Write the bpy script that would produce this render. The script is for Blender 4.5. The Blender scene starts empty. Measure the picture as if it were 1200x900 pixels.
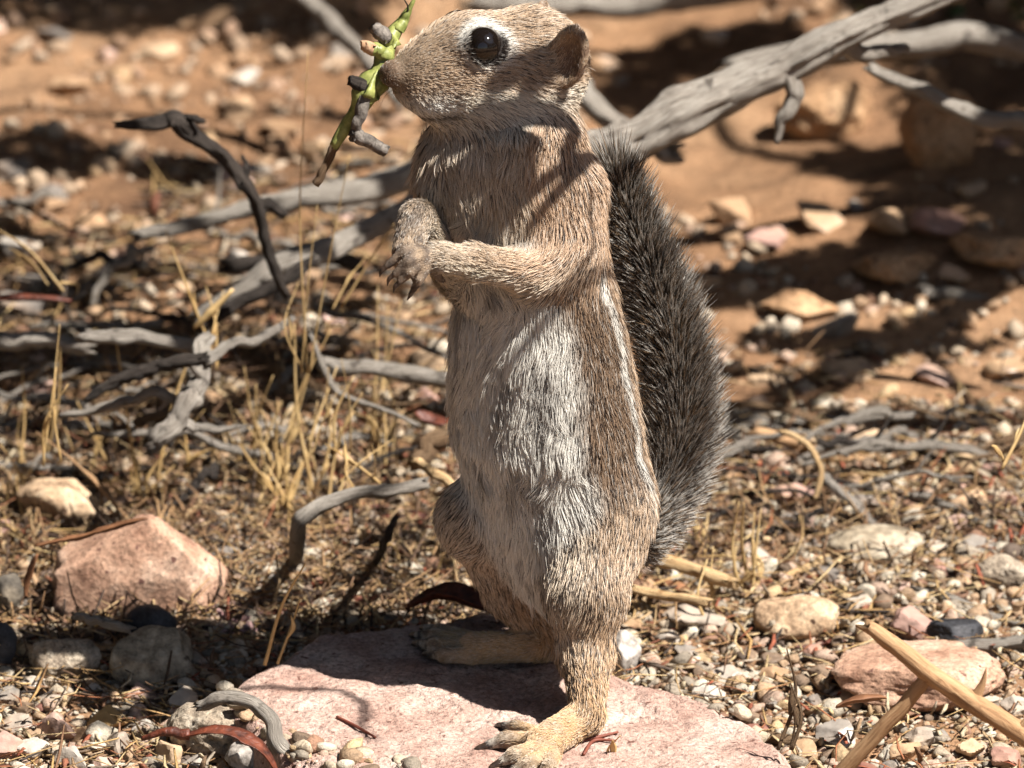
import bpy, math, random
import numpy as np
from mathutils import Vector, Matrix, kdtree

# ------------------------------------------------------------------ camera, sky, sun, exposure
# lengths below are written in millimetres and turned into metres (MM) when meshes are made
MM = 0.001
PITCH = math.radians(16.0)
DIST = 3000.0
PX = 0.18                      # millimetres per photo pixel at the focus distance
ZC = 78.6                      # height of the point the camera aims at
SP, CP = math.sin(PITCH), math.cos(PITCH)
CAM = np.array([0.0, -DIST * CP, ZC + DIST * SP])

scene = bpy.context.scene
cam_data = bpy.data.cameras.new('camera')
cam_obj = bpy.data.objects.new('camera', cam_data)
scene.collection.objects.link(cam_obj)
scene.camera = cam_obj
cam_obj.location = (CAM * MM).tolist()
cam_obj.rotation_euler = (math.pi / 2 - PITCH, 0, 0)
cam_data.lens = 500.0
cam_data.sensor_width = 36.0
cam_data.clip_start = 0.05
cam_data.clip_end = 400.0
cam_data.dof.use_dof = True
cam_data.dof.focus_distance = (DIST - 14) * MM
cam_data.dof.aperture_fstop = 26.0

SUN_EL, SUN_AZ = math.radians(55.0), math.radians(30.0)   # azimuth from +X towards the camera
SUN = np.array([math.cos(SUN_EL) * math.cos(SUN_AZ), -math.cos(SUN_EL) * math.sin(SUN_AZ), math.sin(SUN_EL)])

world = bpy.data.worlds.new('World')
scene.world = world
world.use_nodes = True
wn = world.node_tree.nodes
sky = wn.new('ShaderNodeTexSky')
sky.sky_type = 'NISHITA'
sky.sun_disc = False
sky.sun_elevation = SUN_EL
sky.sun_rotation = math.atan2(SUN[0], SUN[1])
world.node_tree.links.new(sky.outputs[0], wn['Background'].inputs[0])
wn['Background'].inputs[1].default_value = 0.05

sun_data = bpy.data.lights.new('sun', 'SUN')
sun_data.energy = 5.0
sun_data.angle = math.radians(0.53)
sun_data.color = (1.0, 0.96, 0.90)
sun_obj = bpy.data.objects.new('sun', sun_data)
scene.collection.objects.link(sun_obj)
sun_obj.rotation_euler = Vector((-SUN).tolist()).to_track_quat('-Z', 'Y').to_euler()
sun_obj.location = (SUN * 2).tolist()

vs = scene.view_settings
vs.view_transform = 'Standard'
vs.look = 'None'
vs.exposure = 1.3
vs.gamma = 1.0
vs.use_curve_mapping = False
scene.cycles.max_bounces = 6
scene.cycles.diffuse_bounces = 2
scene.cycles.glossy_bounces = 2
scene.cycles.transmission_bounces = 4
scene.cycles.transparent_max_bounces = 8
scene.cycles.use_denoising = True
scene.cycles.denoiser = 'OPENIMAGEDENOISE'
scene.cycles.denoising_prefilter = 'ACCURATE'
scene.cycles.denoising_input_passes = 'RGB_ALBEDO_NORMAL'
scene.cycles.caustics_reflective = False
scene.cycles.caustics_refractive = False

# ------------------------------------------------------------------ helpers
rng = np.random.default_rng(7)
random.seed(7)
COL = scene.collection


def P(px, py, Y):
    """World point (mm) seen at photo pixel (px, py) on the vertical plane y = Y."""
    r = np.array([(px - 600) * PX, DIST * CP + (450 - py) * PX * SP, -DIST * SP + (450 - py) * PX * CP])
    return CAM + r * ((Y - CAM[1]) / r[1])


def lin(r, g, b, k=0.7):
    f = lambda c: ((c / 255.0) / 12.92 if c <= 10 else (((c / 255.0) + 0.055) / 1.055) ** 2.4)
    return np.array([f(r), f(g), f(b)]) * k


def _hash(ix, iy, iz, seed):
    h = (ix.astype(np.uint32) * np.uint32(374761393) + iy.astype(np.uint32) * np.uint32(668265263)
         + iz.astype(np.uint32) * np.uint32(2147483647 ^ 961748927) + np.uint32((seed * 2654435761) & 0xffffffff))
    h = (h ^ (h >> np.uint32(13))) * np.uint32(1274126177)
    h = h ^ (h >> np.uint32(16))
    return h.astype(np.float64) / 4294967295.0


def noise(p, seed=0):
    """Smooth value noise in -1..1 at points p (N,3)."""
    p = np.asarray(p, float)
    i = np.floor(p).astype(np.int64)
    f = p - i
    u = f * f * f * (f * (f * 6 - 15) + 10)
    out = 0
    for dx in (0, 1):
        for dy in (0, 1):
            for dz in (0, 1):
                w = (u[:, 0] if dx else 1 - u[:, 0]) * (u[:, 1] if dy else 1 - u[:, 1]) * (u[:, 2] if dz else 1 - u[:, 2])
                out = out + w * _hash(i[:, 0] + dx, i[:, 1] + dy, i[:, 2] + dz, seed)
    return out * 2 - 1


def fbm(p, seed=0, octaves=4, gain=0.5):
    a, s, f = 1.0, 0.0, 1.0
    for o in range(octaves):
        s = s + a * noise(np.asarray(p) * f + 17.3 * o, seed + o)
        a *= gain
        f *= 2.03
    return s


def sstep(a, b, x):
    t = np.clip((x - a) / (b - a), 0, 1)
    return t * t * (3 - 2 * t)


def mesh_from(name, verts, faces, smooth=True, uv=None):
    """verts in mm, faces an (n,k) int array or a list of tuples."""
    me = bpy.data.meshes.new(name)
    v = np.ascontiguousarray(np.asarray(verts, np.float32) * MM)
    if isinstance(faces, np.ndarray):
        n, k = faces.shape
        me.vertices.add(len(v))
        me.vertices.foreach_set('co', v.ravel())
        me.loops.add(n * k)
        me.loops.foreach_set('vertex_index', np.ascontiguousarray(faces, np.int32).ravel())
        me.polygons.add(n)
        me.polygons.foreach_set('loop_start', np.arange(0, n * k, k, dtype=np.int32))
        me.update(calc_edges=True)
    else:
        me.from_pydata(v.tolist(), [], faces)
        me.update()
    if smooth:
        me.polygons.foreach_set('use_smooth', np.ones(len(me.polygons), bool))
    if uv is not None:
        idx = np.zeros(len(me.loops), np.int32)
        me.loops.foreach_get('vertex_index', idx)
        lay = me.uv_layers.new(name='uv')
        lay.data.foreach_set('uv', np.ascontiguousarray(np.asarray(uv, np.float32)[idx]).ravel())
    return me


def set_color(me, name, rgb):
    at = me.attributes.new(name, 'FLOAT_COLOR', 'POINT')
    c = np.ones((len(rgb), 4), np.float32)
    c[:, :3] = rgb
    at.data.foreach_set('color', c.ravel())


def obj(name, data, mat=None, parent=None, loc=(0, 0, 0)):
    o = bpy.data.objects.new(name, data)
    COL.objects.link(o)
    if mat is not None and data is not None and not len(data.materials):
        data.materials.append(mat)
    o.parent = parent
    o.location = (np.asarray(loc, float) * MM).tolist()
    return o


def tag(o, label=None, category=None, group=None, kind=None):
    for k, v in (('label', label), ('category', category), ('group', group), ('kind', kind)):
        if v:
            o[k] = v
    return o


# ------------------------------------------------------------------ materials
class Nodes:
    def __init__(self, name):
        self.m = bpy.data.materials.new(name)
        self.m.use_nodes = True
        self.t = self.m.node_tree
        self.b = self.t.nodes['Principled BSDF']
        self.b.inputs['Roughness'].default_value = 0.85
        self.b.inputs['Specular IOR Level'].default_value = 0.25

    def n(self, kind, **kw):
        nd = self.t.nodes.new(kind)
        for k, v in kw.items():
            setattr(nd, k, v)
        return nd

    def link(self, a, b):
        self.t.links.new(a, b)

    def coords(self, space='Object', scale=None):
        tc = self.n('ShaderNodeTexCoord')
        out = tc.outputs[space]
        if scale is not None:
            mp = self.n('ShaderNodeMapping')
            mp.inputs['Scale'].default_value = scale
            self.link(out, mp.inputs[0])
            out = mp.outputs[0]
        return out

    def tex(self, vec, scale, detail=4, rough=0.6, kind='noise', dist=0.0):
        if kind == 'noise':
            t = self.n('ShaderNodeTexNoise')
            t.inputs['Detail'].default_value = detail
            t.inputs['Roughness'].default_value = rough
            t.inputs['Distortion'].default_value = dist
        else:
            t = self.n('ShaderNodeTexVoronoi')
        t.inputs['Scale'].default_value = scale
        self.link(vec, t.inputs['Vector'])
        return t.outputs[0]

    def ramp(self, fac, stops):
        r = self.n('ShaderNodeValToRGB')
        while len(r.color_ramp.elements) < len(stops):
            r.color_ramp.elements.new(0.5)
        for e, (p, c) in zip(r.color_ramp.elements, stops):
            e.position = p
            e.color = (*c, 1) if hasattr(c, '__len__') else (c, c, c, 1)
        self.link(fac, r.inputs[0])
        return r.outputs[0]

    def mix(self, fac, a, b, mode='MIX'):
        x = self.n('ShaderNodeMix', data_type='RGBA', blend_type=mode)
        for s, v in ((x.inputs[0], fac), (x.inputs[6], a), (x.inputs[7], b)):
            if hasattr(v, 'is_linked'):
                self.link(v, s)
            elif hasattr(v, '__len__'):
                s.default_value = (*v, 1)
            else:
                s.default_value = v
        return x.outputs[2]

    def color(self, out):
        self.link(out, self.b.inputs['Base Color'])

    def bump(self, h, dist, strength=1.0):
        b = self.n('ShaderNodeBump')
        b.inputs['Strength'].default_value = strength
        b.inputs['Distance'].default_value = dist
        self.link(h, b.inputs['Height'])
        self.link(b.outputs[0], self.b.inputs['Normal'])


def attr_color(N, name):
    a = N.n('ShaderNodeAttribute')
    a.attribute_name = name
    return a.outputs['Color']


def rock_material(name, dark, mid, light, grain=900, speck=(0.06, 0.05, 0.05), rough=0.9, bump=0.0007, blotch=110):
    N = Nodes(name)
    co = N.coords()
    big = N.tex(co, blotch, 5, 0.65)
    fine = N.tex(co, grain, 3, 0.7)
    base = N.ramp(big, [(0.28, dark), (0.5, mid), (0.72, light)])
    g = N.ramp(fine, [(0.32, 0.5), (0.5, 0.95), (0.68, 1.25)])
    c = N.mix(1.0, base, g, 'MULTIPLY')
    sp = N.ramp(N.tex(co, grain * 0.45, 2, 0.5), [(0.66, 0.0), (0.72, 1.0)])
    c = N.mix(sp, c, speck)
    N.color(c)
    h = N.mix(0.5, N.tex(co, grain * 0.8, 4, 0.75), N.tex(co, 260, 5, 0.7))
    N.bump(h, bump, 1.0)
    N.b.inputs['Roughness'].default_value = rough
    return N.m


def tint_rock_material(name, rough=0.8, bump=0.0005, spec=0.25):
    """Stones that share one material and take their hue from the object's own colour."""
    N = Nodes(name)
    co = N.coords()
    oi = N.n('ShaderNodeObjectInfo')
    c = N.mix(1.0, oi.outputs['Color'], N.ramp(N.tex(co, 300, 5, 0.7), [(0.3, (0.5, 0.47, 0.45)), (0.5, (0.9, 0.88, 0.87)), (0.72, (1.3, 1.28, 1.2))]), 'MULTIPLY')
    c = N.mix(N.ramp(N.tex(co, 900, 2, 0.6), [(0.58, 0.0), (0.7, 0.55)]), c, (0.10, 0.075, 0.06))
    c = N.mix(N.ramp(N.tex(co, 150, 4, 0.6), [(0.4, 0.0), (0.7, 0.6)]), c, lin(186, 154, 124))
    N.color(c)
    N.bump(N.tex(co, 800, 5, 0.75), bump, 1.0)
    N.b.inputs['Roughness'].default_value = rough
    N.b.inputs['Specular IOR Level'].default_value = spec
    return N.m


def wood_material(name, dark, mid, light, along=1.6, around=7.0, bump=0.002):
    N = Nodes(name)
    co = N.coords('UV', (around, along, 1))
    g = N.tex(co, 4.0, 6, 0.7, dist=0.6)
    big = N.tex(N.coords(), 60, 4, 0.6)
    c = N.ramp(g, [(0.3, dark), (0.48, mid), (0.7, light)])
    c = N.mix(N.ramp(big, [(0.35, 0.0), (0.65, 0.7)]), c, N.mix(0.5, c, light))
    c = N.mix(N.ramp(N.tex(N.coords(), 220, 3, 0.6), [(0.6, 0.0), (0.7, 0.7)]), c, dark)
    N.color(c)
    N.bump(g, bump, 1.0)
    return N.m


def simple_material(name, c1, c2, scale=300, rough=0.7, bump=0.0002, spec=0.3, uvscale=None):
    N = Nodes(name)
    co = N.coords('UV', uvscale) if uvscale else N.coords()
    t = N.tex(co, 1.0 if uvscale else scale, 4, 0.65)
    N.color(N.ramp(t, [(0.3, c1), (0.7, c2)]))
    N.bump(t, bump)
    N.b.inputs['Roughness'].default_value = rough
    N.b.inputs['Specular IOR Level'].default_value = spec
    return N.m


# ------------------------------------------------------------------ shape builders
def catmull(pts, n):
    p = np.asarray(pts, float)
    if len(p) == 2:
        t = np.linspace(0, 1, n)[:, None]
        return p[0] * (1 - t) + p[1] * t
    q = np.vstack([2 * p[0] - p[1], p, 2 * p[-1] - p[-2]])
    out = []
    for t in np.linspace(0, len(p) - 1 - 1e-9, n):
        i = int(t)
        f = t - i
        a, b, c, d = q[i], q[i + 1], q[i + 2], q[i + 3]
        out.append(0.5 * (2 * b + (c - a) * f + (2 * a - 5 * b + 4 * c - d) * f * f + (3 * b - a - 3 * c + d) * f ** 3))
    return np.array(out)


def frames(c):
    t = np.gradient(c, axis=0)
    t /= np.linalg.norm(t, axis=1)[:, None] + 1e-12
    u = np.zeros_like(c)
    ref = np.array([0, 0, 1.0]) if abs(t[0, 2]) < 0.9 else np.array([1.0, 0, 0])
    for i in range(len(c)):
        ref = ref - t[i] * ref.dot(t[i])
        ref /= np.linalg.norm(ref) + 1e-12
        u[i] = ref
    return t, u, np.cross(t, u)


def tube(pts, radii, rings=40, seg=12, rough=0.0, seed=0, ridge=0.0, kink=0.0, flat=1.0, jag=0.0, crack=0.0):
    """A bent tapering stem: (verts, quads, uv). rough and ridge are shares of the radius."""
    c = catmull(pts, rings)
    r = np.interp(np.linspace(0, 1, rings), np.linspace(0, 1, len(radii)), radii)
    if kink:
        s = np.linspace(0, 1, rings) * 7
        k = np.stack([noise(np.stack([s, s * 0 + j * 9.1, s * 0 + seed], 1), seed + j) for j in range(3)], 1)
        c = c + k * (r[:, None] * kink) * np.minimum(1, np.minimum(np.arange(rings), np.arange(rings)[::-1]) / 3.0)[:, None]
    t, u, v = frames(c)
    L = np.concatenate([[0], np.cumsum(np.linalg.norm(np.diff(c, axis=0), axis=1))])
    a = np.arange(seg) / seg * 2 * math.pi
    A, Ln = np.meshgrid(a, L)
    R = np.repeat(r[:, None], seg, 1)
    if rough or ridge:
        q = np.stack([np.cos(A).ravel() * 1.3, np.sin(A).ravel() * 1.3, (Ln / (r.mean() * 2.5)).ravel()], 1)
        R = R * (1 + rough * fbm(q, seed, 3).reshape(R.shape))
        q2 = np.stack([np.cos(A).ravel() * 3.2, np.sin(A).ravel() * 3.2, (Ln / (r.mean() * 9)).ravel()], 1)
        R = R * (1 + ridge * fbm(q2, seed + 5, 2).reshape(R.shape))
    if crack:       # long splits and a few knots
        q3 = np.stack([np.cos(A).ravel() * 2.6, np.sin(A).ravel() * 2.6, (Ln / (r.mean() * 14)).ravel()], 1)
        n3 = np.abs(fbm(q3 + 31, seed + 8, 3)).reshape(R.shape)
        R = R * (1 - crack * np.exp(-(n3 / 0.10) ** 2))
        kr = np.random.default_rng(seed + 77)
        for _ in range(int(L[-1] / (r.mean() * 9)) + 1):
            la, aa = kr.uniform(0, L[-1]), kr.uniform(0, 6.28)
            g = np.exp(-((Ln - la) / (r.mean() * 0.9)) ** 2) * np.exp(-((np.angle(np.exp(1j * (A - aa)))) / 0.7) ** 2)
            R = R * (1 + 0.35 * g)
    V = c[:, None, :] + R[..., None] * (np.cos(A)[..., None] * u[:, None, :] + np.sin(A)[..., None] * v[:, None, :] * flat)
    if jag:
        rr = np.random.default_rng(seed + 3)
        V[-1] += t[-1] * (rr.uniform(-1, 1, (seg, 1)) * jag * r[-1])
        V[0] += t[0] * (rr.uniform(-1, 1, (seg, 1)) * jag * r[0])
    V = V.reshape(-1, 3)
    i, j = np.meshgrid(np.arange(rings - 1), np.arange(seg), indexing='ij')
    j2 = (j + 1) % seg
    F = np.stack([i * seg + j, i * seg + j2, (i + 1) * seg + j2, (i + 1) * seg + j], -1).reshape(-1, 4)
    n0 = len(V)
    V = np.vstack([V, c[0] - t[0] * r[0] * 0.15, c[-1] + t[-1] * r[-1] * 0.15])
    jj = np.arange(seg)
    f0 = np.stack([jj * 0 + n0, (jj + 1) % seg, jj, jj], 1)
    base = (rings - 1) * seg
    f1 = np.stack([jj * 0 + n0 + 1, base + jj, base + (jj + 1) % seg, base + jj], 1)
    uv = np.stack([np.abs(A / math.pi - 1).ravel(), (Ln / 40).ravel()], 1)
    uv = np.vstack([uv, [0, 0], [0, L[-1] / 40]])
    faces = [tuple(f) for f in F.tolist()] + [tuple(f[:3]) for f in f0.tolist()] + [tuple(f[:3]) for f in f1.tolist()]
    return V, faces, uv


def tube_mesh(name, *a, **k):
    V, F, uv = tube(*a, **k)
    return mesh_from(name, V, F, True, uv)


_ico = {}


def ico(sub):
    if sub not in _ico:
        import bmesh
        bm = bmesh.new()
        bmesh.ops.create_icosphere(bm, subdivisions=sub, radius=1.0)
        bm.verts.ensure_lookup_table()
        v = np.array([x.co[:] for x in bm.verts])
        v /= np.linalg.norm(v, axis=1)[:, None]
        f = np.array([[w.index for w in x.verts] for x in bm.faces], np.int32)
        bm.free()
        _ico[sub] = (v, f)
    return _ico[sub]


def rock_shape(size, seed, sub=4, planes=11, soft=0.06, rough=0.05, pits=0.0, spread=0.35, extra=()):
    """An angular stone: a ball cut by random planes, edges softened, surface roughened. size = half axes in mm."""
    d, f = ico(sub)
    r = np.random.default_rng(seed)
    nrm = r.normal(size=(planes, 3))
    nrm /= np.linalg.norm(nrm, axis=1)[:, None]
    off = 1 - r.random(planes) * spread
    if len(extra):
        nrm = np.vstack([nrm, [e[:3] for e in extra]])
        nrm /= np.linalg.norm(nrm, axis=1)[:, None]
        off = np.concatenate([off, [e[3] for e in extra]])
    dn = d @ nrm.T
    rad = np.where(dn > 0.05, off / np.maximum(dn, 0.05), 9.0)
    rad = np.minimum(rad, 1.15)
    k = soft
    rad = -k * np.log(np.exp(-rad / k).sum(1)) if k > 0 else rad.min(1)
    p = d * rad[:, None]
    p = p * (1 + rough * fbm(p * 2.2 + seed, seed, 5)[:, None])
    if pits:
        p = p * (1 - pits * np.maximum(0, fbm(p * 6 + seed, seed + 3, 3) - 0.1)[:, None])
    return p * np.asarray(size, float), f

# ------------------------------------------------------------------ the lie of the land
def ground_z(x, y):
    """Height of the bare ground in mm."""
    x = np.atleast_1d(np.asarray(x, float))
    y = np.atleast_1d(np.asarray(y, float))
    z = np.interp(y, [-1e6, -60, -10, 480, 800, 2500, 1e7], [-5, -5, -1, 48, 66, 90, 90])
    q = np.stack([x / 140, y / 140, x * 0], 1)
    near = np.exp(-(np.maximum(0, np.hypot(x, y) - 1500) / 1500) ** 2)
    amp = 2.0 + 5.0 * sstep(120, 420, y)
    z = z + near * amp * fbm(q, 3, 3) + near * (0.9 + 1.2 * sstep(150, 400, y)) * fbm(q * 6.5, 9, 3)
    # litter heaped round the foot of the shrub, and a scrape behind the boulder
    z = z + 9 * np.exp(-(((x + 60) / 60) ** 2 + ((y - 210) / 50) ** 2))
    z = z + 14 * np.exp(-(((x - 130) / 70) ** 2 + ((y - 300) / 45) ** 2))
    z = z + (1 - near) * 60 * fbm(np.stack([x / 9000, y / 9000, x * 0], 1), 21, 3)
    return z


def on_ground(px, py, lift=0.0):
    """Where the photo's pixel meets the ground (mm), raised by lift."""
    ys = np.arange(-400, 1400, 4.0)
    pts = np.array([P(px, py, y) for y in ys])
    d = pts[:, 2] - ground_z(pts[:, 0], pts[:, 1]) - lift
    k = np.argmax(d < 0)
    a, b = pts[k - 1], pts[k]
    t = d[k - 1] / (d[k - 1] - d[k] + 1e-9)
    return a + (b - a) * t


def build_ground():
    def axis(lo, hi, step, far):
        core = np.arange(lo, hi + step, step)
        out, s, v = [], step, hi
        while v < far:
            s *= 1.22
            v += s
            out.append(v)
        neg, s, v = [], step, lo
        while v > -far:
            s *= 1.22
            v -= s
            neg.append(v)
        return np.concatenate([neg[::-1], core, out])
    xs, ys = axis(-260, 260, 2.2, 9e4), axis(-110, 720, 2.6, 9e4)
    X, Y = np.meshgrid(xs, ys)
    z = ground_z(X.ravel(), Y.ravel())
    V = np.stack([X.ravel(), Y.ravel(), z], 1)
    nx = len(xs)
    i, j = np.meshgrid(np.arange(len(ys) - 1), np.arange(nx - 1), indexing='ij')
    F = np.stack([i * nx + j, i * nx + j + 1, (i + 1) * nx + j + 1, (i + 1) * nx + j], -1).reshape(-1, 4)
    me = mesh_from('ground', V, F)
    N = Nodes('desert_sand')
    co = N.coords()
    big = N.tex(co, 14, 6, 0.65)
    mid = N.tex(co, 90, 6, 0.7)
    fine = N.tex(co, 700, 4, 0.75)
    c = N.ramp(big, [(0.3, lin(122, 90, 66)), (0.5, lin(172, 132, 98)), (0.7, lin(196, 158, 123))])
    c = N.mix(1.0, c, N.ramp(mid, [(0.3, (0.5, 0.47, 0.45)), (0.5, (0.95, 0.93, 0.9)), (0.7, (1.2, 1.18, 1.15))]), 'MULTIPLY')
    c = N.mix(1.0, c, N.ramp(fine, [(0.3, 0.55), (0.5, 0.95), (0.7, 1.25)]), 'MULTIPLY')
    N.color(c)
    N.bump(N.mix(0.5, mid, fine), 0.003, 1.0)
    o = obj('ground', me, N.m)
    tag(o, 'tan sandy desert ground strewn with gravel and litter', kind='structure')


build_ground()

# ------------------------------------------------------------------ the slab the squirrel stands on (its top plane)
_a, _b = P(690, 838, -16), P(640, 764, 20)
SLAB_M = (_b[2] - _a[2]) / (_b[1] - _a[1])
SLAB_Z = _a[2] - SLAB_M * _a[1]


def on_slab(px, py, lift=0.0):
    ys = np.arange(-120, 160, 1.0)
    pts = np.array([P(px, py, y) for y in ys])
    d = pts[:, 2] - (SLAB_Z + SLAB_M * pts[:, 1] + lift)
    k = np.argmax(d < 0)
    a, b = pts[k - 1], pts[k]
    return a + (b - a) * (d[k - 1] / (d[k - 1] - d[k] + 1e-9))


# ------------------------------------------------------------------ antelope ground squirrel: one skin grown from blended limbs
FWD = np.array([-0.72, -0.694, 0.0])        # where the belly faces
SIDE = np.array([0.694, -0.72, 0.0])        # the flank towards the light
HF = np.array([-math.cos(math.radians(20)), -math.sin(math.radians(20)), 0.0])   # where the nose points
HS = np.array([math.sin(math.radians(20)), -math.cos(math.radians(20)), 0.0])
HU = np.array([0, 0, 1.0])
HEAD = P(613, 80, -1)


def hp(f, s, u):
    return HEAD + HF * f + HS * s + HU * u


_rows = [  # photo row, silhouette edges, depth of the spine
    (112, 560, 668, -2), (135, 520, 682, -2), (165, 500, 688, -1), (200, 493, 698, 0), (250, 495, 706, 1), (300, 517, 715, 1),
    (350, 531, 726, 2), (400, 528, 737, 3), (450, 526, 747, 4), (500, 529, 755, 4), (550, 541, 761, 5), (600, 555, 763, 5),
    (640, 572, 757, 5), (680, 598, 740, 5), (712, 632, 712, 5)]
_tc = np.array([P((l + r) / 2, y, Y) for y, l, r, Y in _rows])[::-1]
_tr = np.array([(r - l) / 2 * PX - 0.9 for y, l, r, Y in _rows])[::-1]


def sd_torso(p):
    z = np.clip(p[..., 2], _tc[0, 2], _tc[-1, 2])
    cx, cy, r = (np.interp(z, _tc[:, 2], q) for q in (_tc[:, 0], _tc[:, 1], _tr))
    dx, dy = p[..., 0] - cx, p[..., 1] - cy
    u = (dx * SIDE[0] + dy * SIDE[1]) / 1.03
    w = (dx * FWD[0] + dy * FWD[1]) / 0.97
    d = np.sqrt(u * u + w * w) - r
    dz = np.abs(p[..., 2] - z)
    return np.where(dz > 0, np.sqrt(np.maximum(d, 0) ** 2 + dz ** 2) + np.minimum(d, 0) * 0.2, d)


def sd_cone(p, a, b, ra, rb):
    ba = b - a
    t = np.clip(((p - a) @ ba) / ba.dot(ba), 0, 1)
    q = p - a - t[..., None] * ba
    return np.sqrt((q * q).sum(-1)) - (ra + t * (rb - ra))


def sd_ell(p, c, R, ax):
    q = (p - c) @ np.asarray(ax).T
    k0 = np.sqrt(((q / R) ** 2).sum(-1))
    k1 = np.sqrt(((q / (np.asarray(R) ** 2)) ** 2).sum(-1))
    return k0 * (k0 - 1) / (k1 + 1e-9)


PR = []          # primitives: shape, blend, flow of the coat, coat length, region


def cone(a, b, ra, rb, k, length, region, flow=None):
    a, b = np.asarray(a, float), np.asarray(b, float)
    fl = (b - a) / np.linalg.norm(b - a) if flow is None else np.asarray(flow, float)
    m = max(ra, rb) + k + 1.5
    PR.append(dict(f=lambda p: sd_cone(p, a, b, ra, rb), lo=np.minimum(a, b) - m, hi=np.maximum(a, b) + m, k=k, flow=fl, len=length, reg=region))


def ell(c, R, ax, k, length, region, flow):
    m = max(R) + k + 1.5
    PR.append(dict(f=lambda p: sd_ell(p, c, R, ax), lo=c - m, hi=c + m, k=k, flow=np.asarray(flow, float), len=length, reg=region))


DOWN = np.array([0, 0, -1.0])
PR.append(dict(f=sd_torso, lo=np.array([-24, -26, _tc[0, 2] - 6]), hi=np.array([34, 30, _tc[-1, 2] + 6.0]), k=0.1,
               flow=DOWN, len=4.0, reg='torso'))
HAX = np.array([HF, HS, HU])
back = -HF
ell(hp(-0.5, 0, 0.2), (13.2, 11.2, 12.6), HAX, 3, 2.6, 'head', back + DOWN * 0.35)
ell(hp(11.5, 0, 0.8), (14.0, 9.6, 12.3), HAX, 3, 1.7, 'head', back)
ell(hp(21.4, 0, 0.3), (8.0, 6.5, 7.5), HAX, 3, 1.2, 'head', back)
ell(hp(4, 4.5, -6.0), (11, 6.5, 6.5), HAX, 3, 3.2, 'head', back + DOWN * 0.5)
ell(hp(4, -4.5, -6.0), (11, 6.5, 6.5), HAX, 3, 3.2, 'head', back + DOWN * 0.5)
ell(hp(20.8, 3.2, -3.4), (5.6, 3.3, 4.0), HAX, 2, 1.5, 'head', back + DOWN * 0.8)
ell(hp(20.8, -3.2, -3.4), (5.6, 3.3, 4.0), HAX, 2, 1.5, 'head', back + DOWN * 0.8)
ell(hp(16.5, 0, -7.4), (6.0, 4.4, 2.6), HAX, 2.5, 1.5, 'head', back + DOWN * 0.4)
ell(hp(29.1, 0.2, 1.5), (2.8, 3.0, 2.8), HAX, 1.0, 0.75, 'nose', back)
# brow over the eye
ell(hp(11, 7.6, 7.0), (6.0, 2.4, 2.4), HAX, 2.5, 1.6, 'head', back)
# throat bridging chin and chest
cone(hp(8, 0, -8), P(560, 205, -2), 9.0, 12.0, 5, 3.2, 'torso', DOWN)
# far shoulder and near shoulder
cone(P(664, 225, -4), P(658, 285, -8), 6.4, 6.2, 7, 3.6, 'arm', DOWN + FWD * 0.25)
cone(P(658, 282, -9), P(620, 316, -16.5), 6.0, 4.3, 5, 3.4, 'arm')
cone(P(620, 316, -16.5), P(560, 308, -25), 4.3, 3.2, 3, 3.2, 'arm')
cone(P(560, 308, -25), P(514, 302, -29), 3.2, 2.8, 2, 3.0, 'arm')
cone(P(514, 302, -29), P(496, 304, -31), 2.7, 2.5, 1.0, 1.2, 'hand')
for pts, r in ((((496, 293, -31.5), (474, 294, -33), (453, 312, -33)), 1.15), (((494, 300, -33.2), (478, 306, -35.2), (462, 322, -35)), 1.15),
               (((494, 308, -33.2), (481, 319, -35.2), (468, 331, -35)), 1.1), (((499, 314, -32.5), (491, 328, -34), (484, 340, -33.6)), 1.1),
               (((508, 314, -29), (513, 324, -29), (519, 329, -28)), 0.95)):
    q = [P(*t) for t in pts]
    cone(q[0], q[1], r * 1.1, r, 0.5, 0.7, 'hand')
    cone(q[1], q[2], r, r * 0.75, 0.3, 0.5, 'finger')
# far arm: forearm rising behind the chest, hand hanging from the bent wrist
cone(P(575, 260, 6), P(540, 318, -4), 6.0, 5.0, 5, 3.2, 'arm')
cone(P(540, 318, -4), P(492, 258, -15), 4.4, 3.3, 2, 2.4, 'arm')
cone(P(489, 256, -16), P(477, 292, -20), 3.7, 3.0, 1.5, 1.6, 'hand')
for dx, Y in ((-4, -21), (3, -22), (9, -19)):
    cone(P(475 + dx, 290, Y), P(472 + dx, 308, Y - 1), 1.4, 1.3, 0.8, 0.8, 'hand')
    cone(P(472 + dx, 308, Y - 1), P(480 + dx, 320, Y + 1), 1.2, 0.9, 0.5, 0.6, 'finger')
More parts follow.
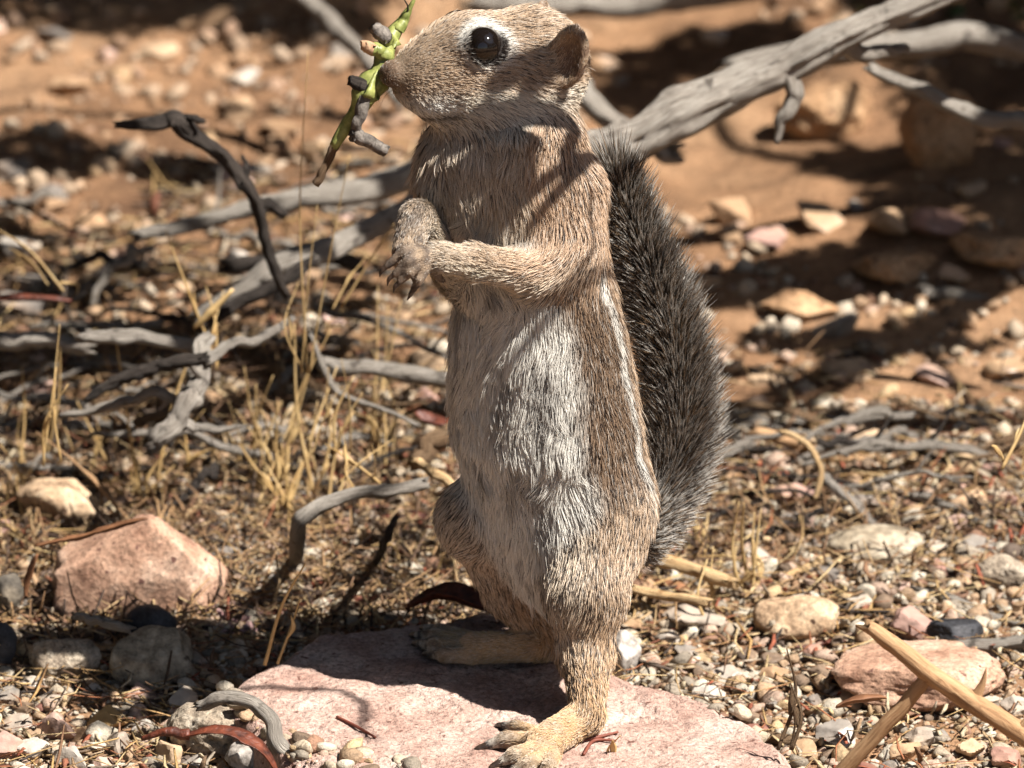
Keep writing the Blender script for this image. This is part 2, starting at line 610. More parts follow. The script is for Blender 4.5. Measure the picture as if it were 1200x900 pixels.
# near hind leg
cone(P(702, 596, -3), P(686, 690, -13), 9.8, 8.0, 8, 3.6, 'leg')
cone(P(686, 690, -13), P(686, 762, -15), 7.8, 5.3, 4, 3.2, 'leg')
cone(P(686, 762, -15), on_slab(689, 838, 5.0), 5.3, 3.2, 3, 2.6, 'leg')
nh = on_slab(690, 843, 3.2)
nb = on_slab(640, 873, 2.6)
cone(nh, nb, 3.0, 3.1, 2.5, 1.5, 'foot')
cone(on_slab(672, 843, 4.4), on_slab(632, 868, 3.2), 2.6, 2.6, 2.5, 1.5, 'foot')
CLAWS = []
for pts, r in ((((632, 860), (606, 852), (590, 850)), 1.25), (((626, 868), (594, 866), (572, 873)), 1.5), (((630, 876), (604, 884), (588, 892)), 1.5),
               (((638, 882), (618, 896), (602, 903)), 1.5), (((650, 882), (644, 898), (634, 906)), 1.35)):
    q0, q1, q2 = on_slab(*pts[0], 2.6), on_slab(*pts[1], 2.4), on_slab(*pts[2], 1.1)
    cone(q0, q1, r * 1.25, r * 1.1, 1.2, 1.2, 'foot')
    cone(q1, q2, r * 1.1, r * 0.72, 0.8, 0.8, 'toe')
    d = (q2 - q1) / np.linalg.norm(q2 - q1)
    CLAWS.append((q2 - d * 0.4, q2 + d * 2.2 + DOWN * 0.2, q2 + d * 3.8 + DOWN * 0.75, r * 0.62))
# far hind leg, knee pushed out in front of the belly
cone(P(625, 585, 12), P(562, 607, 6), 10.0, 8.0, 6, 3.6, 'leg')
cone(P(562, 607, 6), P(598, 688, 14), 7.6, 5.6, 3, 3.4, 'leg')
cone(P(598, 688, 14), on_slab(634, 752, 4.2), 5.4, 3.2, 2, 2.8, 'leg')
fh, fb = on_slab(634, 756, 3.4), on_slab(556, 760, 2.8)
cone(fh, fb, 3.3, 3.1, 2, 1.6, 'foot')
cone(on_slab(620, 756, 5.0), on_slab(560, 758, 4.0), 3.0, 2.6, 2, 1.6, 'foot')
for pts, r in ((((556, 750), (518, 740), (500, 736)), 1.4), (((552, 756), (512, 747), (490, 744)), 1.5), (((552, 762), (512, 757), (492, 754)), 1.5),
               (((556, 768), (522, 768), (504, 766)), 1.4)):
    q0, q1, q2 = on_slab(*pts[0], 2.8), on_slab(*pts[1], 2.6), on_slab(*pts[2], 1.2)
    cone(q0, q1, r * 1.25, r * 1.1, 1.2, 1.2, 'foot')
    cone(q1, q2, r * 1.1, r * 0.72, 0.8, 0.8, 'toe')
    d = (q2 - q1) / np.linalg.norm(q2 - q1)
    CLAWS.append((q2 - d * 0.4, q2 + d * 2.0 + DOWN * 0.2, q2 + d * 3.4 + DOWN * 0.8, r * 0.6))
for a, b, c in (((454, 311, -33), (447, 318, -33), (445, 325, -33)), ((463, 321, -35), (456, 327, -35), (454, 335, -35)),
                ((469, 330, -35), (463, 336, -35), (461, 343, -35)), ((485, 339, -33.6), (481, 345, -33.6), (477, 352, -33.6)),
                ((480, 320, -20), (484, 326, -19), (484, 331, -19))):
    CLAWS.append((P(*a), P(*b), P(*c), 0.62))
# tail carried up along the back
TAIL = catmull([P(742, 628, 13), P(775, 585, 19), P(795, 525, 22), P(796, 450, 23), P(776, 360, 22), P(744, 275, 20), P(719, 206, 19)], 25)
TAIL_T = np.gradient(TAIL, axis=0)
TAIL_T /= np.linalg.norm(TAIL_T, axis=1)[:, None]
for i in range(0, 24, 2):
    r0, r1 = np.interp([i, i + 2], [0, 5, 24], [4.6, 2.8, 1.2])
    cone(TAIL[i], TAIL[i + 2], r0, r1, 4 if i < 2 else 0.6, 7.0, 'tail')
# ears: cupped shells
EAR = []
for s, c in ((1, P(664, 72, -11)), (-1, hp(-6.5, -9.5, 3.5))):
    up = HU * 0.97 - HF * 0.2 + HS * s * 0.15
    up /= np.linalg.norm(up)
    face = HF * 0.62 + HS * s * 0.78
    face -= up * face.dot(up)
    face /= np.linalg.norm(face)
    ax = np.array([up, face, np.cross(up, face)])
    EAR.append((c, ax, s))
    ell(c - face * 0.4 + up * 0.8, (7.1, 2.0, 4.3), ax, 2.4, 1.3, 'ear', up)


def smin(a, b, k):
    h = np.maximum(k - np.abs(a - b), 0) / k
    return np.minimum(a, b) - h * h * k * 0.25


VOX = 0.55
lo = np.min([q['lo'] for q in PR], 0) - 1
hi = np.max([q['hi'] for q in PR], 0) + 1
dims = np.ceil((hi - lo) / VOX).astype(int)
Fv = np.full(dims, 50.0, np.float32)


def vox_points(i0, i1):
    g = np.meshgrid(*[lo[d] + VOX * np.arange(i0[d], i1[d]) for d in range(3)], indexing='ij')
    return np.stack(g, -1)


def box_of(q_lo, q_hi):
    i0 = np.clip(((q_lo - lo) / VOX).astype(int), 0, dims)
    i1 = np.clip(((q_hi - lo) / VOX).astype(int) + 2, 0, dims)
    return i0, i1, tuple(slice(a, b) for a, b in zip(i0, i1))


for q in PR:
    i0, i1, sl = box_of(q['lo'], q['hi'])
    Fv[sl] = smin(Fv[sl], q['f'](vox_points(i0, i1)).astype(np.float32), q['k'])
# hollow of each ear
for c, ax, s in EAR:
    i0, i1, sl = box_of(c - 11, c + 11)
    d = sd_ell(vox_points(i0, i1), c + ax[1] * 1.5 + ax[0] * 0.6, (5.8, 2.7, 3.1), ax).astype(np.float32)
    Fv[sl] = -smin(-Fv[sl], d, 0.5)


def body_field(p):
    g = (np.atleast_2d(p) - lo) / VOX
    i = np.clip(np.floor(g).astype(int), 0, dims - 2)
    f = np.clip(g - i, 0, 1)
    out = 0
    for dx in (0, 1):
        for dy in (0, 1):
            for dz in (0, 1):
                w = (f[:, 0] if dx else 1 - f[:, 0]) * (f[:, 1] if dy else 1 - f[:, 1]) * (f[:, 2] if dz else 1 - f[:, 2])
                out = out + w * Fv[i[:, 0] + dx, i[:, 1] + dy, i[:, 2] + dz]
    return out


def skin_at(px, py, inset=0.0):
    """First point of the body met along the photo's pixel ray."""
    ys = np.arange(-48, 40, 0.3)
    pts = np.array([P(px, py, y) for y in ys])
    d = body_field(pts)
    k = np.argmax(d < -inset)
    return pts[k]


# eye sockets
EYE_R = 4.1
_e = skin_at(568, 56, 0.9) + HS * 0.0
_loc = np.array([(_e - HEAD) @ HF, (_e - HEAD) @ HS, (_e - HEAD) @ HU])
_loc[1] -= 1.3
EYES = [hp(_loc[0], _loc[1], _loc[2]), hp(_loc[0], -_loc[1], _loc[2])]
for c in EYES:
    i0, i1, sl = box_of(c - 9, c + 9)
    pts = vox_points(i0, i1)
    d = np.sqrt(((pts - c) ** 2).sum(-1)).astype(np.float32)
    lid = np.abs(d - (EYE_R + 0.2)) - 0.4           # raised lid rim
    Fv[sl] = smin(Fv[sl], np.maximum(lid, Fv[sl] - 0.7), 0.5)
    Fv[sl] = np.maximum(Fv[sl], -(d - (EYE_R - 0.4)))


def surface_nets(F):
    S = F < 0
    n = np.array(F.shape)
    cnt = np.zeros(n - 1, np.uint8)
    cs = [(a, b, c) for a in (0, 1) for b in (0, 1) for c in (0, 1)]
    for a, b, c in cs:
        cnt += S[a:n[0] - 1 + a, b:n[1] - 1 + b, c:n[2] - 1 + c]
    act = np.argwhere((cnt > 0) & (cnt < 8))
    ids = np.full(n - 1, -1, np.int32)
    ids[act[:, 0], act[:, 1], act[:, 2]] = np.arange(len(act))
    val = {o: F[act[:, 0] + o[0], act[:, 1] + o[1], act[:, 2] + o[2]].astype(float) for o in cs}
    acc, w = np.zeros((len(act), 3)), np.zeros(len(act))
    for o in cs:
        for d in range(3):
            if o[d] == 0:
                o2 = tuple(o[k] + (k == d) for k in range(3))
                a, b = val[o], val[o2]
                m = (a < 0) != (b < 0)
                t = np.where(m, a / np.where(m, a - b, 1), 0)
                q = np.repeat(np.array(o, float)[None], len(act), 0)
                q[:, d] += t
                acc += q * m[:, None]
                w += m
    V = lo + VOX * (act + acc / w[:, None])
    quads = []
    for d in range(3):
        e1, e2 = (d + 1) % 3, (d + 2) % 3
        sl0 = [slice(None)] * 3
        sl1 = [slice(None)] * 3
        sl0[d], sl1[d] = slice(0, -1), slice(1, None)
        A, B = S[tuple(sl0)], S[tuple(sl1)]
        pos = np.argwhere(A != B)
        ok = (pos[:, e1] > 0) & (pos[:, e2] > 0) & (pos[:, e1] < n[e1] - 1) & (pos[:, e2] < n[e2] - 1)
        pos = pos[ok]
        ins = A[pos[:, 0], pos[:, 1], pos[:, 2]]
        c = []
        for q1, q2 in ((1, 1), (0, 1), (0, 0), (1, 0)):
            t = pos.copy()
            t[:, e1] -= q1
            t[:, e2] -= q2
            c.append(ids[t[:, 0], t[:, 1], t[:, 2]])
        Q = np.stack(c, 1)
        quads.append(np.where(ins[:, None], Q, Q[:, ::-1]))
    return V, np.concatenate(quads).astype(np.int32)


BV, BF = surface_nets(Fv)
# relax the voxel steps a little
_e1 = np.concatenate([BF[:, [0, 1]], BF[:, [1, 2]], BF[:, [2, 3]], BF[:, [3, 0]]])
for _ in range(3):
    acc = np.zeros_like(BV)
    w = np.zeros(len(BV))
    np.add.at(acc, _e1[:, 0], BV[_e1[:, 1]])
    np.add.at(w, _e1[:, 0], 1)
    BV = BV * 0.5 + 0.5 * acc / np.maximum(w, 1)[:, None]


def unit(a):
    return a / (np.linalg.norm(a, axis=-1, keepdims=True) + 1e-9)


# coat: blended attributes at points on the skin
REG = ['torso', 'head', 'nose', 'arm', 'hand', 'finger', 'leg', 'foot', 'toe', 'tail', 'ear']


def coat_at(p):
    flow, ln, wsum = np.zeros_like(p), np.zeros(len(p)), np.zeros(len(p))
    reg = np.zeros((len(p), len(REG)))
    for q in PR:
        m = np.all((p > q['lo'] - 6) & (p < q['hi'] + 6), axis=1)
        if not m.any():
            continue
        d = q['f'](p[m])
        w = np.exp(-np.maximum(d, -0.5) / 0.8) + 1e-12
        flow[m] += w[:, None] * unit(q['flow'])
        ln[m] += w * q['len']
        reg[m, REG.index(q['reg'])] += w
        wsum[m] += w
    wsum = np.maximum(wsum, 1e-12)
    return flow / wsum[:, None], ln / wsum, reg / wsum[:, None]


TAWNY, RUST, CREAM, WHITE = lin(208, 180, 151), lin(208, 176, 146), lin(238, 223, 200), lin(248, 243, 232)
BUFF, UMBER, DARK, GREY = lin(208, 182, 152), lin(146, 121, 98), lin(52, 42, 36), lin(112, 104, 98)
ORANGE, BLACK = lin(220, 180, 136), lin(30, 27, 25)


def mixc(a, b, t):
    return a * (1 - t)[:, None] + b * t[:, None]


def coat_color(p, nrm, reg):
    """Colour of the coat at skin points, from places on the animal itself."""
    n = len(p)
    z = np.clip(p[:, 2], _tc[0, 2], _tc[-1, 2])
    cx, cy = np.interp(z, _tc[:, 2], _tc[:, 0]), np.interp(z, _tc[:, 2], _tc[:, 1])
    d = np.stack([p[:, 0] - cx, p[:, 1] - cy], 1)
    phi = np.degrees(np.arctan2(d @ SIDE[:2], d @ FWD[:2]))
    wob = 5 * noise(p / 6.0, 31)
    a = np.abs(phi) + wob
    T = lambda c: np.repeat(np.asarray(c, float)[None], n, 0)
    # trunk
    zt = p[:, 2]
    up = sstep(98, 108, zt)
    low = 1 - sstep(46, 58, zt)
    belly_edge = 70 + up * (-12) + low * (-18)
    pat = fbm(np.stack([p[:, 0] / 2.6, p[:, 1] / 2.6, p[:, 2] / 20], 1), 44, 3)
    belly = mixc(T(WHITE), T(GREY), np.clip(0.03 + sstep(0.0, 0.8, pat) * 0.55, 0, 1))
    belly = mixc(belly, T(BUFF), sstep(112, 122, zt) * 0.75)
    flank = mixc(mixc(T(UMBER), T(TAWNY), low * 0.9), T(RUST), up)
    tor = mixc(belly, flank, sstep(belly_edge - 8, belly_edge + 8, a))
    stripe = 0.85 * sstep(106, 110, a) * (1 - sstep(115, 119, a)) * sstep(42, 50, zt) * (1 - sstep(104, 112, zt))
    tor = mixc(tor, T(TAWNY), sstep(118, 126, a) * (1 - up))
    tor = mixc(tor, T(WHITE), stripe)
    # head
    h = np.stack([(p - HEAD) @ HF, (p - HEAD) @ HS, (p - HEAD) @ HU], 1)
    head = mixc(T(TAWNY), T(BUFF), sstep(14, 24, h[:, 0]) * 0.35)
    line = np.interp(h[:, 0], [-14, -4, 6, 14, 22, 28], [-1.5, -2.0, -1.5, -1.0, -3.2, -3.0]) + 0.8 * noise(p / 2.5, 8)
    pale = 1 - sstep(-1.6, 1.6, h[:, 2] - line)
    head = mixc(head, T(CREAM), pale)
    lip = np.exp(-(((h[:, 0] - 22) / 5) ** 2 + ((h[:, 2] + 4.9) / 2.4) ** 2))
    chk = np.exp(-(((h[:, 0] - 3) / 9) ** 2 + ((h[:, 2] + 6.5) / 3.6) ** 2))
    head = mixc(head, T(WHITE), np.clip(chk, 0, 1) * 0.7)
    head = mixc(head, T(WHITE), np.clip(lip * 1.2, 0, 1))
    for c in EYES:
        e = p - c
        de = np.linalg.norm(e - np.sign((c - HEAD) @ HS) * HS * ((e @ HS) * np.sign((c - HEAD) @ HS))[:, None] * 0.6, axis=1)
        el = np.sqrt(((e @ HF) / 1.25) ** 2 + (e @ HU) ** 2)
        near = np.sign((c - HEAD) @ HS) * h[:, 1] > 2
        ring = (1 - sstep(4.5, 5.5, el)) * near * np.where(e @ HU > 0, 1.0, 0.75)
        head = mixc(head, T(WHITE), ring * 0.95)
        head = mixc(head, T(DARK), (1 - sstep(3.5, 3.9, el)) * near)
        line2 = np.exp(-((h[:, 2] - _loc[2]) / 1.0) ** 2) * sstep(4.5, 5.2, np.abs(e @ HF)) * (1 - sstep(7.5, 9.5, np.abs(e @ HF))) * near
        head = mixc(head, T(UMBER), line2 * 0.5)
    mouth = np.exp(-((h[:, 2] + 7.6 + 0.06 * (h[:, 0] - 22)) / 0.55) ** 2) * sstep(16, 19, h[:, 0])
    head = mixc(head, T(DARK), mouth * 0.9)
    nose = mixc(T(lin(112, 88, 70)), T(DARK), np.exp(-(((h[:, 0] - 29.2) / 1.6) ** 2 + ((np.abs(h[:, 1]) - 1.5) / 0.9) ** 2 + ((h[:, 2] + 1.0) / 0.7) ** 2)))
    # limbs
    under = sstep(-0.2, 0.6, -nrm[:, 2])
    dist = np.clip((P(632, 318, -20)[0] - p[:, 0]) / 22, 0, 1)
    arm = mixc(T(RUST), T(CREAM), np.clip(under * 0.7 + dist * 0.8, 0, 1))
    hand = mixc(T(lin(190, 164, 136)), T(lin(120, 104, 92)), np.clip(0.5 + 0.9 * noise(p / 1.6, 5), 0, 1))
    finger = mixc(T(lin(160, 138, 118)), T(lin(84, 74, 68)), np.clip(0.6 + 0.7 * noise(p / 1.2, 6), 0, 1))
    shin = 1 - sstep(14, 44, p[:, 2])
    leg = mixc(T(TAWNY), T(ORANGE), shin * 0.8)
    inner = sstep(0.35, 0.85, nrm @ FWD) * (1 - shin)
    leg = mixc(leg, T(CREAM), inner * 0.55)
    foot = mixc(T(lin(226, 188, 142)), T(TAWNY), np.clip(0.4 + 0.6 * noise(p / 2.5, 15), 0, 1))
    toe = mixc(T(lin(214, 204, 190)), T(lin(80, 78, 80)), np.clip(0.55 + 1.3 * noise(p / 1.1, 16), 0, 1))
    ear = mixc(T(BUFF), T(lin(150, 122, 100)), np.clip(0.5 + noise(p / 2, 17), 0, 1))
    tail = T(lin(70, 64, 58))
    parts = [tor, head, nose, arm, hand, finger, leg, foot, toe, tail, ear]
    c = sum(parts[i] * reg[:, i][:, None] for i in range(len(REG)))
    return c


# skin mesh
root = obj('ground_squirrel', None, loc=on_slab(670, 800))
root.empty_display_size = 0.02
tag(root, 'sandy antelope ground squirrel standing upright on the flat pink slab', 'squirrel')
ROOT = np.array(root.location) / MM


def vertex_normals(V, F):
    fn = np.cross(V[F[:, 2]] - V[F[:, 0]], V[F[:, 3]] - V[F[:, 1]])
    vn = np.zeros_like(V)
    for k in range(4):
        np.add.at(vn, F[:, k], fn)
    return unit(vn)


BN = vertex_normals(BV, BF)
_fl, _ln, _rg = coat_at(BV)
skin_c = coat_color(BV, BN, _rg)
bare = _rg[:, [REG.index(k) for k in ('finger', 'toe', 'nose', 'ear', 'hand', 'foot')]].sum(1)
skin_c = skin_c * (0.42 + 0.35 * bare)[:, None]
_h1 = np.linalg.norm(BV - EYES[0], axis=1)
_h2 = np.linalg.norm(BV - EYES[1], axis=1)
skin_c = np.where((np.minimum(_h1, _h2) < EYE_R + 0.1)[:, None], lin(48, 38, 34), skin_c)
for c, ax, s in EAR:
    q = (BV - c) @ ax.T
    inn = np.exp(-((q[:, 0] / 5.0) ** 2 + (q[:, 2] / 2.6) ** 2)) * (q[:, 1] < 0.6)
    skin_c = mixc(skin_c, np.repeat(lin(126, 102, 86)[None], len(BV), 0), np.clip(inn, 0, 1))

body_me = mesh_from('squirrel_body', BV - ROOT, BF)
set_color(body_me, 'coat', skin_c)
N = Nodes('squirrel_skin')
t = N.tex(N.coords(), 2200, 3, 0.7)
N.color(N.mix(1.0, attr_color(N, 'coat'), N.ramp(t, [(0.3, 0.65), (0.7, 1.25)]), 'MULTIPLY'))
N.bump(t, 0.0003)
N.b.inputs['Roughness'].default_value = 0.7
body = obj('body', body_me, N.m, root)

# eyes, claws, whiskers
N = Nodes('eye_black')
N.b.inputs['Base Color'].default_value = (0.006, 0.004, 0.003, 1)
N.b.inputs['Roughness'].default_value = 0.06
N.b.inputs['Specular IOR Level'].default_value = 0.5
EYE_M = N.m
ev, ef = ico(4)
eye_me = mesh_from('eye', ev * EYE_R, ef)
for c in EYES:
    tag(obj('eye', eye_me, EYE_M, root, c - ROOT), 'glossy black eye ringed with white fur')
CLAW_M = simple_material('claw_horn', lin(38, 30, 26), lin(92, 74, 62), 900, 0.35, 0.0001, 0.5)
for a, b, c, r in CLAWS:
    obj('claw', tube_mesh('claw', [a - ROOT, b - ROOT, c - ROOT], [r, r * 0.8, r * 0.12], 9, 8), CLAW_M, root)
WH_M = simple_material('whisker_hair', lin(60, 48, 40), lin(120, 104, 90), 600, 0.5)
for k in range(12):
    s = 1 if k < 7 else -1
    a = skin_at(482 + (k % 7) * 5, 92 + ((k * 5) % 7) * 4) if s > 0 else hp(23 + k * 0.3 - 3, -6.0, -3.0 - 0.4 * (k % 3))
    dr = unit(HS * s * rng.uniform(0.5, 1.0) + HF * rng.uniform(-0.7, 0.35) + DOWN * rng.uniform(-0.1, 0.6))
    L = rng.uniform(9, 17)
    obj('whisker', tube_mesh('whisker', [a - ROOT, a + dr * L * 0.5 - ROOT, a + dr * L + DOWN * L * 0.22 - HF * L * 0.15 - ROOT], [0.05, 0.04, 0.015], 8, 4), WH_M, root)


# coat of hair
def grow(name, density, thick, seed, len_k=1.0, lift0=0.30, under=False, keep=None):
    r = np.random.default_rng(seed)
    tri = np.concatenate([BF[:, [0, 1, 2]], BF[:, [0, 2, 3]]])
    A = np.linalg.norm(np.cross(BV[tri[:, 1]] - BV[tri[:, 0]], BV[tri[:, 2]] - BV[tri[:, 0]]), axis=1) / 2
    dv = density(BV, _rg)
    w = A * dv[tri].mean(1)
    n = int(w.sum())
    ti = r.choice(len(tri), n, p=w / w.sum())
    s, t = r.random(n), r.random(n)
    fl = s + t > 1
    s[fl], t[fl] = 1 - s[fl], 1 - t[fl]
    tr = tri[ti]
    bary = lambda X: X[tr[:, 0]] * (1 - s - t)[:, None] + X[tr[:, 1]] * s[:, None] + X[tr[:, 2]] * t[:, None]
    p, nr = bary(BV), unit(bary(BN))
    de = np.minimum(np.linalg.norm(p - EYES[0], axis=1), np.linalg.norm(p - EYES[1], axis=1))
    ok = de > EYE_R + 0.12
    p, nr = p[ok], nr[ok]
    n = len(p)
    flow, ln, reg = coat_at(p)
    ti_ = REG.index('tail')
    wt = reg[:, ti_]
    base = coat_color(p, nr, reg)
    # the belly's coat is longer and looser, the tail's stands out like a bottle brush
    z = np.clip(p[:, 2], _tc[0, 2], _tc[-1, 2])
    d = np.stack([p[:, 0] - np.interp(z, _tc[:, 2], _tc[:, 0]), p[:, 1] - np.interp(z, _tc[:, 2], _tc[:, 1])], 1)
    bel = sstep(-0.1, 0.7, unit(d) @ FWD[:2]) * reg[:, 0]
    ln = ln * (1 + 0.45 * bel) * r.uniform(0.7, 1.2, n) * len_k * np.where(r.random(n) < 0.05, 1.45, 1.0)
    sw = np.stack([fbm(p / 7.0 + 50 * k, 60 + k, 2) for k in range(3)], 1)
    flow = unit(flow) + sw * (0.25 + 0.25 * bel)[:, None] * (1 - wt * 0.6)[:, None] + r.normal(size=(n, 3)) * 0.13
    tan = flow - nr * (flow * nr).sum(1)[:, None]
    tan = unit(tan)
    lift = np.clip(lift0 + r.normal(size=n) * 0.10, 0.08, 0.9)
    # tail
    k = ((p[:, None, :] - TAIL[None, ::2, :]) ** 2).sum(-1).argmin(1) * 2 if n < 3 else None
    tl = np.zeros(n, int)
    m = wt > 0.3
    if m.any():
        tl[m] = ((p[m][:, None, :] - TAIL[None]) ** 2).sum(-1).argmin(1)
    prof = np.interp(tl, [0, 4, 8, 13, 18, 22, 24], [5.5, 8.5, 10.4, 10.8, 10.2, 9.5, 10.0])
    ln = np.where(m, ln * 0 + prof * r.uniform(0.6, 1.15, n) * wt + ln * (1 - wt), ln)
    tdir = unit(TAIL_T[tl] * r.uniform(0.4, 1.1, (n, 1)) + nr * 0.9 + r.normal(size=(n, 3)) * 0.26)
    d0 = unit(tan * np.cos(lift)[:, None] + nr * np.sin(lift)[:, None])
    d0 = unit(np.where(m[:, None], tdir * wt[:, None] + d0 * (1 - wt)[:, None], d0))
    d1 = unit(np.where(m[:, None], d0 + TAIL_T[tl] * 0.5, tan * 1.0 + nr * (np.sin(lift) * 0.35)[:, None]))
    K = 5
    sk = np.linspace(0, 1, K)
    pts = p[:, None, :] - nr[:, None, :] * 0.15 + ln[:, None, None] * (sk[None, :, None] * d0[:, None, :] * (1 - 0.5 * sk[None, :, None])
                                                                     + 0.5 * (sk ** 2)[None, :, None] * d1[:, None, :])
    # locks: tips drawn together
    nc = max(50, n // 14)
    ci = r.choice(n, nc, replace=False)
    kd = kdtree.KDTree(nc)
    for i, c in enumerate(ci):
        kd.insert(p[c], i)
    kd.balance()
    own = np.array([ci[kd.find(q)[1]] for q in p])
    pull = (0.2 + 0.42 * bel) * (1 - 0.6 * wt) * np.clip(ln / 3.0, 0, 1)
    pts = pts + ((pts[own] - pts) * (pull[:, None] * (sk ** 1.6)[None, :])[..., None])
    # colour from root to tip, hair by hair
    tone = r.normal(size=n) * 0.13
    tip = base * np.exp(tone)[:, None]
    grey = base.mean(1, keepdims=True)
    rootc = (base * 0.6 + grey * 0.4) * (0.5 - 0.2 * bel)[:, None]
    hd = reg[:, 1] + reg[:, 3] * 0.5
    pd = 0.28 * (reg[:, 0] + reg[:, 6]) * (1 - 0.75 * bel) + 0.17 * hd + 0.1 * reg[:, 4]
    st = np.clip(1 - np.abs(base / base.max(1, keepdims=True) - 1).sum(1) * 1.2, 0, 1)   # pale coats carry few dark hairs
    dk = r.random(n) < pd * (1 - 0.75 * st * (base.mean(1) > 0.6))
    tip = np.where(dk[:, None], tip * 0.0 + DARK * r.uniform(0.6, 1.6, (n, 1)), tip)
    pale = (r.random(n) < 0.14) & ~dk & (wt < 0.3)
    tip = np.where(pale[:, None], tip * 0.5 + WHITE * 0.5, tip)
    if m.any():
        wh = r.random(n)
        bandc = np.where((wh < 0.58)[:, None], lin(236, 230, 220) * r.uniform(0.55, 1.1, (n, 1)), np.where((wh < 0.75)[:, None], lin(164, 138, 110), lin(74, 62, 52)))
        tip = np.where(m[:, None], bandc, tip)
        rootc = np.where(m[:, None], lin(112, 98, 84), rootc)
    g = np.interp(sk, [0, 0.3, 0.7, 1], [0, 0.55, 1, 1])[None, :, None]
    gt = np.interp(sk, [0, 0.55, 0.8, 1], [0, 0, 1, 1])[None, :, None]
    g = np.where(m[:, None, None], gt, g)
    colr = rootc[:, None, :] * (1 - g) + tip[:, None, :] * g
    if m.any():
        blk = 0.62 * np.exp(-((sk - 0.5) / 0.22) ** 2)[None, :, None] * m[:, None, None]
        colr = colr * (1 - blk) + (BLACK * 1.2) * blk
    # hair curves
    cu = bpy.data.hair_curves.new(name)
    cu.add_curves([K] * n)
    cu.attributes['position'].data.foreach_set('vector', ((pts - ROOT) * MM).astype(np.float32).ravel())
    ra = cu.attributes.get('radius') or cu.attributes.new('radius', 'FLOAT', 'POINT')
    th = thick * (0.75 + 0.3 * np.clip(ln / 4, 0, 1.3)) * (1 + 0.35 * wt) * r.uniform(0.8, 1.2, n)
    rad = th[:, None] * np.interp(sk, [0, 0.4, 0.8, 1], [0.9, 1.0, 0.6, 0.08])[None, :]
    ra.data.foreach_set('value', (rad * MM).astype(np.float32).ravel())
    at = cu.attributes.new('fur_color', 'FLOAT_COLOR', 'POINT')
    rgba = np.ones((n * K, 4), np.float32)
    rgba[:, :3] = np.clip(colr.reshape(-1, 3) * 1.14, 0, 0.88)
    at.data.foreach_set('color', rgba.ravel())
    return cu, n


def density_main(V, reg):
    dm = {'torso': 17, 'head': 26, 'nose': 40, 'arm': 20, 'hand': 20, 'finger': 9, 'leg': 17, 'foot': 22, 'toe': 10, 'tail': 20, 'ear': 10}
    return reg @ np.array([dm[k] for k in REG], float)


N = Nodes('fur')
ac = attr_color(N, 'fur_color')
N.color(ac)
N.b.inputs['Roughness'].default_value = 0.45
N.b.inputs['Specular IOR Level'].default_value = 0.35
tr = N.n('ShaderNodeBsdfTranslucent')
N.link(ac, tr.inputs[0])
mx = N.n('ShaderNodeMixShader')
mx.inputs[0].default_value = 0.08
N.link(N.b.outputs[0], mx.inputs[1])
N.link(tr.outputs[0], mx.inputs[2])
N.link(mx.outputs[0], N.t.nodes['Material Output'].inputs[0])
fur_cu, fur_n = grow('fur', density_main, 0.057, 11)
fur = obj('fur', fur_cu, N.m, root)
print('hairs', fur_n, 'body verts', len(BV))

# ------------------------------------------------------------------ stones
PINK_M = rock_material('pink_granite', lin(140, 100, 80), lin(196, 156, 130), lin(222, 190, 166), 1100, lin(120, 84, 74), bump=0.0009)
SLAB_MAT = rock_material('pink_slab_granite', lin(172, 132, 116), lin(208, 174, 158), lin(230, 206, 192), 900, lin(128, 92, 80), bump=0.0022, blotch=60)
TAN_M = rock_material('tan_granite', lin(120, 92, 70), lin(204, 172, 138), lin(232, 208, 176), 800, lin(90, 66, 50), blotch=160)
PIT_M = rock_material('pitted_stone', lin(120, 104, 90), lin(186, 168, 146), lin(216, 202, 182), 1300, lin(70, 58, 50), bump=0.0013, blotch=240)
ORE_M = rock_material('ochre_stone', lin(150, 106, 56), lin(200, 158, 98), lin(222, 190, 136), 1000, lin(110, 74, 42), blotch=240)
DARK_M = rock_material('dark_basalt', lin(40, 40, 44), lin(66, 66, 70), lin(92, 90, 92), 900, lin(28, 28, 30), rough=0.6, blotch=90)
GREY_M = rock_material('grey_quartzite', lin(110, 94, 76), lin(178, 162, 138), lin(210, 196, 174), 500, lin(80, 66, 52), rough=0.65, blotch=200)
QUARTZ_M = rock_material('pale_quartz', lin(140, 128, 118), lin(192, 182, 172), lin(214, 206, 198), 420, lin(150, 118, 98), rough=0.4, bump=0.0005, blotch=220)
CLOD_M = rock_material('sandy_clod', lin(146, 108, 78), lin(198, 156, 116), lin(220, 184, 146), 700, lin(110, 76, 58), bump=0.002, blotch=60)
BAND_M = rock_material('banded_gneiss', lin(38, 36, 36), lin(104, 96, 86), lin(168, 152, 130), 600, lin(30, 28, 28), blotch=90)
TINT_M = tint_rock_material('field_stone')
GLOSS_M = tint_rock_material('worn_quartz', 0.42, 0.0003, 0.45)
WX = DIST_K = 1.0


